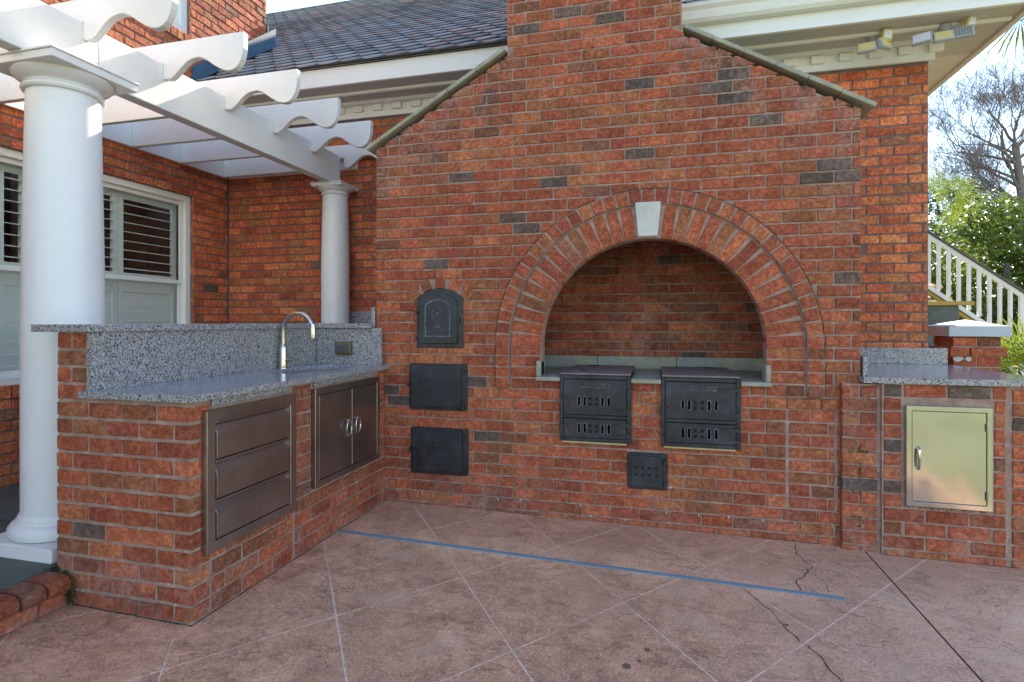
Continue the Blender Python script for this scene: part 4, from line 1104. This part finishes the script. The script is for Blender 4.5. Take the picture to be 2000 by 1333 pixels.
# cornice, left and right of the fireplace chimney
YF = .79
def run_x(name, m, prof, x0, x1, bevel=.002):
    return MB().prism([(x0, y, z_) for y, z_ in prof], (x1 - x0, 0, 0)).build(name, m, hs, bevel=bevel)
for (xa, xb) in ((XW, 4.12),):
    run_x('frieze_board', 'white', [(YB - .030, 3.468), (YB, 3.468), (YB, 3.618), (YB - .030, 3.618)], XW, XE + .03)
    run_x('bed_molding', 'white', [(YB - .030, 3.585), (YB - .075, 3.592), (YB - .090, 3.618), (YB - .030, 3.618)], XW, XE + .09)
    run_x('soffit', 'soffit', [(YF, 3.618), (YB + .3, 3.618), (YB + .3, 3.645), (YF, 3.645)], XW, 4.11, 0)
    run_x('soffit_strip', 'white', [(YF + .16, 3.596), (YF + .185, 3.590), (YF + .20, 3.6175), (YF + .16, 3.6175)], XW, 4.05)
    run_x('fascia', 'white', [(YF - .022, 3.612), (YF, 3.612), (YF, 3.805), (YF - .022, 3.805)], XW, 4.12)
    run_x('fascia_drip', 'white', [(YF - .034, 3.612), (YF - .0225, 3.612), (YF - .0225, 3.655), (YF - .034, 3.660)], XW, 4.12)
x = XW + .1; i = 0
while x < XE - .02:
    if not (-.4 < x < 2.3):
        box('dentil', 'white', hs, x, YB - .062, 3.522, x + .10, YB - .0305, 3.5845, .003)
    x += .2125
run_x('gutter', 'gutter', [(YF - .023, 3.735), (YF - .085, 3.735), (YF - .105, 3.76), (YF - .115, 3.82), (YF - .135, 3.845), (YF - .135, 3.872), (YF - .125, 3.872), (YF - .1, 3.80), (YF - .023, 3.80)], 1.72, 4.14)
# side eave on the right, below the made-up gable
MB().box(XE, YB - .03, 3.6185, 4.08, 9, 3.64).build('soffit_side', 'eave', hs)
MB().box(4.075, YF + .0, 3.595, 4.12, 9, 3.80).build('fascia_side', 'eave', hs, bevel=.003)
MB().box(XE, YB + .01, 3.468, XE + .03, 9, 3.618).build('frieze_side', 'white', hs)
# roof
PIT = .75; EY, EZ, RY = .73, 3.79, 5.9
RZ = EZ + PIT * (RY - EY)
rf = MB().prism([(-6.8, EY + .02, EZ - .005), (-6.8, RY, RZ - .02), (-6.8, 11.1, EZ - .005)], (10.94, 0, 0)).build('roof', 'dark', hs)  # right end runs out unseen to a gable, added to shade the patio
def roofpt(x, s_): # s_: distance in plan from the eave
    return Vector((x, EY + s_, EZ + PIT * s_))
nrm = Vector((0, -PIT, 1)).normalized(); updir = Vector((0, 1, PIT)).normalized()
ST = []
exp = .178; j = 0; slope_len = (RY - EY) * math.sqrt(1 + PIT * PIT)
while j * exp < slope_len:
    n_ = 0; w_ = .235; x = (j % 2) * w_ / 2 - 6.8
    while x < 4.1:
        ST.append((x, j * exp, w_)); x += w_
    j += 1
def shing_mesh(var):
    rr_ = random.Random(var); w_ = .235; h_ = .235; g_ = .018; cut = .075 + rr_.uniform(-.004, .004)
    P = [(g_ / 2 + cut, 0), (w_ - g_ / 2 - cut, 0), (w_ - g_ / 2, cut * 1.15), (w_ - g_ / 2, h_), (g_ / 2, h_), (g_ / 2, cut * 1.15)]
    lift = lambda t_: .022 * (1 - t_ / h_) + .002
    v = [Vector((p[0], 0, 0)) + updir * p[1] + nrm * (lift(p[1]) + .005) for p in P] + [Vector((p[0], 0, 0)) + updir * p[1] + nrm * (lift(p[1]) - .005) for p in P]
    f = [tuple(range(6))] + [(i, i + 6, (i + 1) % 6 + 6, (i + 1) % 6) for i in range(6)]
    me = bpy.data.meshes.new('shingle'); me.from_pydata(v, [], f); me.materials.append(M['shingle']); me.update(); return me
SM = [shing_mesh(v_) for v_ in range(3)]
cand = []
for (x, s_, w_) in ST:
    p = roofpt(x, 0) + updir * s_
    if x < XW and p.y < 1.9: continue
    q = project(p); a = 0
    if q and -40 < q[0] < 2040 and -60 < q[1] < 400 and not (985 < q[0] < 1335) and q[0] > 385 and q[0] < 1500: a = 1 / q[2] ** 2 * abs((p - CAM).normalized().dot(nrm))
    elif q and q[1] < -400: continue
    cand.append((a, x, s_))
cand.sort(reverse=True)
vv, ff, tt = [], [], []
for i, (a, x, s_) in enumerate(cand):
    p = roofpt(x, 0) + updir * s_; me = SM[i % 3]
    tn = (random.uniform(0, .55) if random.random() < .7 else random.uniform(.55, 1), random.random(), 0)
    if i < 300 and a > 0:
        o = bpy.data.objects.new('shingle', me); o['tint'] = list(map(float, tn)); link(o, hs, p)
    else:
        b = len(vv)
        for v in me.vertices: vv.append(tuple(v.co + p)); tt += [*tn, 1.0]
        for pl in me.polygons: ff.append(tuple(b + k for k in pl.vertices))
me = bpy.data.meshes.new('shingle'); me.from_pydata(vv, [], ff); me.materials.append(M['shingle'])
at = me.attributes.new('tint', 'FLOAT_COLOR', 'POINT'); at.data.foreach_set('color', tt)
o = bpy.data.objects.new('shingle', me); link(o, hs); o.location = -WL[hs.name]; o['kind'] = 'stuff'
MB().prism([(-6.8, EY - .012, EZ - .002), (-6.8, EY - .004, EZ + .016), (-6.8, EY + .05, EZ + .052), (-6.8, EY + .05, EZ + .01)], (6.8 + XW + .0, 0, 0)) 
MB().prism([(XW, EY - .015, EZ - .004), (XW, EY - .015, EZ + .012), (XW, EY + .06, EZ + .062), (XW, EY + .06, EZ + .03)], (4.12 - XW, 0, 0)).build('drip_edge', 'dark', hs)
MB().prism([(-6.8, RY - .13, RZ - .06), (-6.8, RY, RZ + .03), (-6.8, RY + .13, RZ - .06), (-6.8, RY, RZ - .01)], (10.94, 0, 0)).build('ridge_cap', 'shingle', hs)
# made-up gable, unseen: closes the roof end that shades the ground
MB().prism([(3.63, 1.2, 3.63), (3.63, 10.6, 3.63), (3.63, RY, RZ - .2)], (-.1, 0, 0)).build('made_up_gable', 'eave', hs)
# flashing against the wing
pts = [roofpt(XW + .012, s_) for s_ in (.02, 1.30)]
MB().prism([pts[0] + nrm * .02, pts[1] + nrm * .02, pts[1] + Vector((0, 0, .24)), pts[0] + Vector((0, 0, .17))], (.012, 0, 0)).build('flashing', 'flashing', hs)
MB().prism([pts[0] + nrm * .022, pts[1] + nrm * .022, pts[1] + nrm * .03, pts[0] + nrm * .03], (.09, 0, 0)).build('flashing', 'flashing', hs)
MB().prism([(XW - .2, 1.886, 4.6), (XW + .02, 1.886, 4.6), (XW + .02, 1.886, 4.98), (XW - .2, 1.886, 5.02)], (0, .012, 0)).build('flashing', 'flashing', hs)

# ------------------------------------------------------------------ pergola
pg = thing('pergola', 'white timber pergola with scroll cut rafter tails over the porch', 'pergola', (-2.2, -.5, 2.75))
box('beam', 'wood_y', pg, -1.650, -1.43, 2.752, -1.553, 1.08, 3.043, .004)
box('beam', 'wood_y', pg, -1.650, -2.9, 2.752, -1.5535, -1.434, 3.043, .004)
box('ledger', 'wood_y', pg, XW + .004, -2.9, 2.945, XW + .042, YB - .045, 3.20, .003)
box('ledger', 'wood_x', pg, XW + .043, YB - .042, 2.945, -1.45, YB - .004, 3.20, .003)
TP = [(-1.5528, 2.957), (-1.545, 2.946), (-1.502, 2.943), (-1.468, 2.962), (-1.436, 2.989), (-1.405, 3.016), (-1.370, 3.040), (-1.330, 3.054), (-1.281, 3.059), (-1.240, 3.047), (-1.205, 3.024), (-1.160, 2.992), (-1.115, 2.966), (-1.075, 2.950), (-1.040, 2.946), (-1.008, 2.954), (-.982, 2.974), (-.963, 3.004), (-.951, 3.036), (-.944, 3.075), (-.942, 3.178)]
ry = [-2.59, -2.06, -1.527, -1.003, -.472, .055, .584, 1.146]
rmesh = None
for i, y in enumerate(ry):
    pf = [(XW + .045, 3.178), (XW + .045, 2.946), (-1.6515, 2.946), (-1.6515, 3.046), (-1.5525, 3.046)] + TP
    if rmesh is None:
        mb = MB(); mb.prism([(x, 0, z_) for x, z_ in pf], (0, .045, 0)); rmesh = mb.mesh('rafter', 'wood_x')
    o = bpy.data.objects.new('rafter', rmesh); link(o, pg, (0, y, 0))
    bv = o.modifiers.new('bevel', 'BEVEL'); bv.width = .003; bv.limit_method = 'ANGLE'; bv.angle_limit = R(50)
def column(xk, yk, zb, zt, R0, R1, half, plinth, label, base=True):
    t = thing('round_column', label, 'column', (xk, yk, zb)); H = zt - zb
    k = R0 / .183
    z = lambda v: v
    if base:
        box('plinth', 'column', t, xk - .25, yk - .25, zb, xk + .25, yk + .25, zb + .070, .004)
        MB().lathe([(.20, .070), (.225, .075), (.238, .095), (.236, .120), (.222, .142), (.205, .150), (.203, .162), (.196, .166), (.195, .178), (.188, .19)], (xk, yk, zb), 48).build('base_ring', 'column', t, smooth=True)
        s0 = .19
    else: s0 = 0
    prof = []
    for i in range(13):
        f = i / 12; h = s0 + (H - .150 * k - s0) * f
        r = R0 if f < .4 else R0 + (R1 - R0) * ((f - .4) / .6) ** 1.35
        if i == 12: r = R1
        prof.append((r, h))
    MB().lathe(prof, (xk, yk, zb), 56).build('shaft', 'column', t, smooth=True)
    a = H
    cpf = [(R1, a - .150 * k), (R1 + .016 * k, a - .148 * k), (R1 + .022 * k, a - .138 * k), (R1 + .016 * k, a - .126 * k), (R1 + .004 * k, a - .124 * k), (R1 + .006 * k, a - .118 * k), (R1 + .012 * k, a - .112 * k), (R1 + .006 * k, a - .106 * k), (R1 + .022 * k, a - .098 * k), (R1 + .048 * k, a - .082 * k), (R1 + .062 * k, a - .062 * k), (R1 + .058 * k, a - .052 * k)]
    MB().lathe(cpf, (xk, yk, zb), 56).build('capital_ring', 'column', t, smooth=True)
    MB().box(xk - half + .008, yk - half + .008, zt - .052 * k, xk + half - .008, yk + half - .008, zt - .012 * k).box(xk - half, yk - half, zt - .012 * k, xk + half, yk + half, zt - .001).build('abacus', 'column', t, bevel=.002)
column(-1.60, -1.593, .178, 2.752, .184, .164, .245, True, 'thick white round column in front, rising behind the brick counter end')
column(-1.60, 1.065, 1.363, 2.752, .138, .122, .176, False, 'slender short white column on the granite ledge under the beam end', False)

# ------------------------------------------------------------------ floodlights
def flood(cx_, cy_, cz_, heads, sensor, label):
    t = thing('floodlight', label, 'floodlight', (cx_, cy_, cz_))
    MB().lathe([(.05, 0), (.052, -.012), (.040, -.030), (.028, -.055), (.012, -.066)], (cx_, cy_, cz_), 20).build('base', 'grey_metal', t, smooth=True)
    for (dx_, dy_, dz_, ang, tilt, m_) in heads:
        c0 = Vector((cx_ + dx_, cy_ + dy_, cz_ + dz_)); rot = Matrix.Rotation(R(ang), 4, 'Z') @ Matrix.Rotation(R(tilt), 4, 'X')
        def tr(mb): mb.v = [tuple((rot @ Vector(p)) + c0) for p in mb.v]; return mb
        h = tr(MB().prism(rrect(-.062, -.042, .062, .042, .008, 0), (0, .03, 0))).build('lamp_head', 'grey_metal', t, bevel=.003)
        tr(MB().prism(rrect(-.053, -.034, .053, .034, .004, -.003), (0, .004, 0))).build('lens', m_, h)
        fins = MB()
        for q in range(6): fins.box(-.045 + q * .017, .030, -.030, -.041 + q * .017, .042, .030)
        tr(fins).build('cooling_fin', 'grey_metal', h)
        MB().tube([(cx_, cy_, cz_ - .045), c0 + rot.to_3x3() @ Vector((0, .02, .03))], .008, 8).build('arm', 'grey_metal', t)
    dx_, dy_, dz_, ang = sensor; c0 = Vector((cx_ + dx_, cy_ + dy_, cz_ + dz_)); rot = Matrix.Rotation(R(ang), 4, 'Z') @ Matrix.Rotation(R(18), 4, 'X')
    mb = MB().prism(rrect(-.038, -.045, .038, .045, .008, -.03), (0, .06, 0)); mb.v = [tuple((rot @ Vector(p)) + c0) for p in mb.v]
    s_ = mb.build('motion_sensor', 'yellowed', t, bevel=.004)
    mb = MB().prism(rrect(-.030, -.026, .030, .036, .006, -.036), (0, .008, 0)); mb.v = [tuple((rot @ Vector(p)) + c0) for p in mb.v]
    mb.build('sensor_window', 'sensor', s_, bevel=.003)
    MB().tube([(cx_, cy_, cz_ - .03), c0], .012, 8).build('arm', 'grey_metal', t)
flood(3.17, 1.02, 3.612, [(-.075, -.10, -.118, -14, -20, 'lens'), (.062, -.09, -.100, 38, -20, 'lens')], (.065, -.07, -.035, 10), 'twin head security floodlight with yellowed lenses, left one under the eave')
flood(3.63, .98, 3.612, [(-.175, -.08, -.105, -25, -18, 'sensor'), (-.035, -.09, -.110, -10, -20, 'lens'), (.105, -.05, -.095, 165, 10, 'lens')], (.135, -.05, -.020, 28), 'three head security floodlight nearest the roof corner')

# ------------------------------------------------------------------ beyond the house, right
lp = thing('low_pier', 'short brick pier with a pale pyramid cap past the right counter', 'pier', (4.08, 1.6, 0))
px0, px1, py0, py1 = 3.885, 4.225, 1.43, 1.77
MB().box(px0 + .006, py0 + .006, -.2, px1 - .006, py1 - .006, 1.25).build('mortar', 'mortar', lp)
B = Bricks(lp, 'brick', 300)
for k in range(-16, 0):
    za = Z0C + k * .083 + .045; pr = .03 if k == -3 else 0
    za = 1.256 - (-1 - k) * .083; pr = .032 if k == -2 else 0
    h_ = za - .0415; off = .17 if k % 2 else .11
    for (a, b) in ((px0 - pr, px0 + off), (px0 + off, px1 + pr)):
        B.add(((a + b) / 2, py0 - pr, h_), (1, 0, 0), (0, -1, 0), b - a - .010, .070, .11)
    for (a, b) in ((py0 + .11, py0 + .11 + off * .7), (py0 + .11 + off * .7, py1)):
        B.add((px0 - pr, (a + b) / 2, h_), (0, -1, 0), (-1, 0, 0), b - a - .010, .070, .10)
B.finish()
for (x_, w_) in ((3.925, .036), (3.995, .024)):
    MB().prism([(x_ + w_ * random.uniform(.6, 1.15) * math.cos(a), py0 - .004, 1.075 + .026 * random.uniform(.6, 1.1) * math.sin(a)) for a in [q * .7 for q in range(9)]], (0, .006, 0)).build('plaster_patch', 'cap', lp)
c0 = .045
MB().box(px0 - c0, py0 - c0, 1.256, px1 + c0, py1 + c0, 1.340).build('cap', 'cap', lp, bevel=.004)
q = MB(); b0 = [(px0 - c0, py0 - c0, 1.3402), (px1 + c0, py0 - c0, 1.3402), (px1 + c0, py1 + c0, 1.3402), (px0 - c0, py1 + c0, 1.3402)]; ap = ((px0 + px1) / 2, (py0 + py1) / 2, 1.395)
q.v = b0 + [ap]; q.f = [(0, 1, 4), (1, 2, 4), (2, 3, 4), (3, 0, 4)]; q.build('cap_top', 'cap', lp)

sr = thing('stair_railing', 'white baluster stair railing with dark handrail descending to the right', 'railing', (6.3, 6.1, 0))
RYs = 6.1; sl = -.77
def tz(x): return 2.715 + (x - 5.643) * sl
xa, xb = 5.0, 7.9
def rail(z0_, z1_, y0_, y1_, nm, m_, xa_=xa, xb_=xb, par=sr):
    MB().prism([(xa_, y0_, tz(xa_) + z0_), (xb_, y0_, tz(xb_) + z0_), (xb_, y0_, tz(xb_) + z1_), (xa_, y0_, tz(xa_) + z1_)], (0, y1_ - y0_, 0)).build(nm, m_, par, bevel=.004)
g = G('dark_rail'); M['dark_rail'] = g.out((.10, .09, .075), .6)
rail(-.005, .030, RYs - .05, RYs + .07, 'handrail', 'dark_rail')
rail(-.085, -.006, RYs - .02, RYs + .03, 'top_rail', 'white')
rail(-.88, -.80, RYs - .03, RYs + .04, 'bottom_rail', 'white')
rail(-.95, -.885, RYs - .0, RYs + .05, 'stringer_edge', 'amber_wood')
x = 5.05
while x < 7.85:
    w_ = .046 if abs(x - 6.80) > .07 else .09
    zt_ = tz(x); low = -.80 if x < 6.4 else -1.3
    box('baluster', 'white', sr, x, RYs - .018, zt_ + low, x + w_, RYs + .026, zt_ - .086, .004)
    x += .1325
rail(-.95, -.80, RYs + 1.15, RYs + 1.2, 'far_stringer', 'white')
for i in range(12):
    xx = 5.2 + i * .24; zz = tz(xx) - .93
    box('tread', 'amber_wood', sr, xx - .02, RYs + .055, zz - .03, xx + .26, RYs + 1.14, zz, .003)
box('landing_post', 'white', sr, 6.06, RYs + 1.3, -.15, 6.30, RYs + 1.5, 1.95, .006)
mbp = MB().lathe([(.16, 0), (.19, .02), (.19, .05), (.05, .10)], (6.18, RYs + 1.4, 1.95), 16); mbp.build('copper_post_cap', 'copper', sr)
box('stair_box', M['dark_box'] if 'dark_box' in M else 'slate', sr, 5.2, RYs - .35, -.15, 5.85, RYs + .1, 1.62, .01)
box('ledger_board', 'amber_wood', sr, 5.2, RYs - .40, 1.62, 6.02, RYs - .34, 1.68, .004)

def fan_leaf(mb, c, stem_dir, size, spread=150, n=26, droop=.35, normal=None, rr_=random):
    """fan palm leaf: folded segments radiating from the hub"""
    d = Vector(stem_dir).normalized(); nn = Vector(normal) if normal else Vector((0, -1, .3)); nn = (nn - d * nn.dot(d)).normalized(); sd_ = d.cross(nn)
    c = Vector(c)
    for i in range(n):
        a = R(-spread / 2 + spread * i / (n - 1)); L_ = size * (1 - .25 * abs(a) / R(spread / 2)) * rr_.uniform(.92, 1.05)
        u = d * math.cos(a) + sd_ * math.sin(a); side = (u.cross(nn)).normalized()
        wd = size * R(spread) / n * .55
        pts_ = []
        for k_, f in enumerate((0, .35, .62, .85, 1.0)):
            p = c + u * L_ * f + nn * -.0 + Vector((0, 0, -droop * size * f ** 3 * (0.6 + .6 * rr_.random())))
            ww = wd * (f * 1.0 if f < .5 else (.5 if f < .7 else .26 if f < .9 else .02))
            pts_.append((p - side * ww * .5, p + nn * ww * .35, p + side * ww * .5))
        for k_ in range(4):
            a_, b_ = pts_[k_], pts_[k_ + 1]
            mb.poly([a_[0], a_[1], b_[1], b_[0]]); mb.poly([a_[1], a_[2], b_[2], b_[1]])
def palm(name, label, trunk, leaves, size, seed, stem=True):
    rr_ = random.Random(seed); t = thing(name, label, 'palm', trunk[0])
    if stem: MB().tube(trunk, [.13] * len(trunk), 10).build('trunk', 'bark', t, smooth=True)
    for (dirn, nrm_, sz, ln) in leaves:
        d = Vector(dirn).normalized(); base = Vector(trunk[-1]); hub = base + d * ln
        mb = MB(); mb.tube([base, base + d * ln * .5 + Vector((0, 0, .03)), hub], .010, 5)
        fan_leaf(mb, hub, d, sz, 205, 30, .22, nrm_, rr_); mb.build('palm_leaf', 'palm', t)
palm('fan_palm', 'young fan palm with bright green leaves behind the capped pier', [(4.86, 2.2, -.15), (4.86, 2.2, .62)],
     [((-.35, -.1, .75), (.4, -1, .3), .62, .35), ((-.05, .1, 1), (0, -1, .1), .62, .40), ((.5, -.1, .6), (-.3, -1, .4), .6, .4), ((-.15, -.5, .45), (.1, -.8, .8), .62, .3), ((.25, -.3, .9), (0, -1, .2), .6, .45), ((-.5, .2, .9), (.2, -1, 0), .5, .4)], .6, 3)
tall = palm('tall_fan_palm', 'tall fan palm with leaves showing beside the house corner', [(6.25, 9.5, -.15), (6.3, 9.5, 2.2), (6.5, 9.5, 3.75)],
     [((1.0, 0, .33), (.05, -1, .12), .60, .98), ((.42, 0, .62), (0, -1, .2), .62, .62), ((.9, -.1, -.12), (0, -1, .35), .46, .72), ((.1, .3, .9), (0, -1, .1), .6, .6), ((.95, .2, .62), (0, -1, .1), .5, .7), ((-.7, -.2, .3), (0, -1, .2), .6, .5)], .8, 5)
palm('near_palm', 'palm whose fronds hang into the sky below the roof corner', [(6.3, 4.6, -.15), (6.3, 4.6, 3), (6.35, 4.6, 5.35)],
     [((-.75, -.2, -.35), (0, -.6, .8), .85, .45), ((-.2, -.6, -.2), (.3, -.5, .8), .8, .5), ((.5, -.3, .2), (0, -.6, .8), .8, .5), ((-.5, .4, .2), (0, -.6, .8), .8, .5)], .8, 8)

def tree_branches(mb, p, d, L_, r_, depth, rr_, tips, bend=.25, nseg=4, kids=(3, 4), rmin=.006):
    pts_ = [p]; dd = d.normalized()
    for i in range(nseg):
        dd = (dd + Vector((rr_.uniform(-1, 1), rr_.uniform(-1, 1), rr_.uniform(-.6, 1))) * bend * .5).normalized()
        pts_.append(pts_[-1] + dd * L_ / nseg)
    rad = [max(rmin * .6, r_ * (1 - .45 * i / nseg)) for i in range(nseg + 1)]
    mb.tube(pts_, rad, 6 if depth > 2 else 3)
    if depth == 0: tips.append(pts_[-1]); return
    for k_ in range(rr_.randint(*kids)):
        f = rr_.uniform(.35, 1); i = min(nseg, int(f * nseg) + 1); ax = Vector((rr_.uniform(-1, 1), rr_.uniform(-1, 1), rr_.uniform(-.25, .9))).normalized()
        nd = (dd * .9 + ax * .95).normalized()
        tree_branches(mb, pts_[i], nd, L_ * rr_.uniform(.58, .80), max(rmin, rad[i] * .62), depth - 1, rr_, tips, bend, nseg, kids, rmin)
bt = thing('bare_tree', 'leafless tree with a fine web of twigs against the sky', 'tree', (13.2, 17.5, 0))
rr_ = random.Random(12); mb = MB(); tips = []
P0 = Vector((13.2, 17.5, -.15)); mb.tube([P0, P0 + Vector((-.1, 0, 2.6)), P0 + Vector((-.35, 0, 5.0)), P0 + Vector((-.6, 0, 7.2))], [.20, .17, .14, .09], 10)
tr_o = mb.build('trunk', 'bark', bt, smooth=True)
mb = MB()
for q in range(32):
    h = 3.2 + q * .13; a = rr_.uniform(2.2, 4.1) if q % 3 else rr_.uniform(-.8, .8); up = .22 + q * .024
    tree_branches(mb, P0 + Vector((-.08 * h, 0, h)), Vector((math.cos(a), math.sin(a) * .6, up)), rr_.uniform(1.2, 1.8), .046, 5, rr_, tips, .50, 4, (3, 4), .0042)
mb.build('crown', 'bark', bt)

def leafy(name, label, c, rad, n, leaf_s, m_, seed, trunk_r=.16, lumps=26, group=None):
    rr_ = random.Random(seed); t = thing(name, label, 'tree', (c[0], c[1], 0), group); c = Vector(c); rad = Vector(rad)
    mb = MB(); mb.tube([(c.x, c.y, -.2), (c.x + .1, c.y, c.z * .5), (c.x, c.y, c.z + rad.z * .3)], [trunk_r, trunk_r * .8, trunk_r * .4], 8)
    for q in range(9):
        a = rr_.random() * 6.28; mb.tube([(c.x + .05, c.y, c.z * .5 + q * .15), c + Vector((math.cos(a) * rad.x * .55, math.sin(a) * rad.y * .55, rr_.uniform(-.2, .5) * rad.z))], [trunk_r * .4, .02], 5)
    mb.build('trunk', 'bark', t)
    L_ = []
    for _ in range(lumps):
        while True:
            v = Vector((rr_.uniform(-1, 1), rr_.uniform(-1, 1), rr_.uniform(-1, 1)))
            if .25 < v.length < 1: break
        L_.append((c + Vector((v.x * rad.x, v.y * rad.y, v.z * rad.z)), rr_.uniform(.22, .42)))
    vv, ff = [], []
    for _ in range(n):
        lc_, lr = rr_.choice(L_); v = Vector((rr_.gauss(0, 1), rr_.gauss(0, 1), rr_.gauss(0, 1))).normalized() * rr_.uniform(.55, 1.05)
        p = lc_ + Vector((v.x * rad.x, v.y * rad.y, v.z * rad.z)) * lr
        nn = (v + Vector((rr_.uniform(-1, 1), rr_.uniform(-1, 1), rr_.uniform(-.5, 1)))).normalized(); u = nn.orthogonal().normalized(); u = (Matrix.Rotation(rr_.random() * 6.28, 3, nn) @ u); w_ = nn.cross(u)
        s_ = leaf_s * rr_.uniform(.6, 1.3); b = len(vv)
        vv += [tuple(p - u * s_), tuple(p + w_ * s_ * .42), tuple(p + u * s_), tuple(p - w_ * s_ * .42)]; ff.append((b, b + 1, b + 2, b + 3))
    me = bpy.data.meshes.new('crown'); me.from_pydata(vv, [], ff); me.materials.append(M[m_]); me.update()
    o = bpy.data.objects.new('crown', me); link(o, t); o.location = -WL[t.name]
leafy('evergreen_tree', 'broad evergreen tree with glossy leaves behind the stair railing', (9.7, 12.2, 2.15), (2.5, 1.5, 2.15), 17000, .075, 'leaf', 21, .16, 60)
leafy('evergreen_tree', 'yellow green evergreen tree next to the house corner, behind the tall palm', (7.5, 11.6, 1.65), (1.5, 1.3, 1.65), 8000, .07, 'leaf_yellow', 22, .14, 40)
leafy('evergreen_tree', 'dark loose evergreen tree rising below the bare tree', (10.6, 16.2, 4.1), (1.7, 1.2, 1.5), 2600, .085, 'leaf_blue', 23, .14, 18)
leafy('evergreen_tree', 'evergreen tree at the right edge beyond the railing', (12.3, 12.6, 2.3), (1.9, 1.4, 2.3), 7000, .08, 'leaf', 24, .2, 40)
leafy('hedge', 'low dark hedge at the foot of the evergreen trees', (9.0, 10.6, .8), (3.6, .6, .9), 9000, .06, 'leaf_blue', 25, .05, 50)
leafy('reflection_tree', 'unseen round green tree added on the lawn to be mirrored in the steel door', (7.5, -17, 3.2), (3.2, 2.5, 3), 3500, .22, 'leaf', 31, .25, 30)  # unseen, added behind the camera to green the steel door's reflection
leafy('reflection_tree', 'unseen wide green tree added on the lawn opposite the fireplace for reflections', (-1.5, -19, 3.4), (3.8, 2.5, 3.2), 3500, .22, 'leaf', 32, .25, 30)  # second unseen tree, added for the same reflection
print('objects', len(bpy.data.objects))
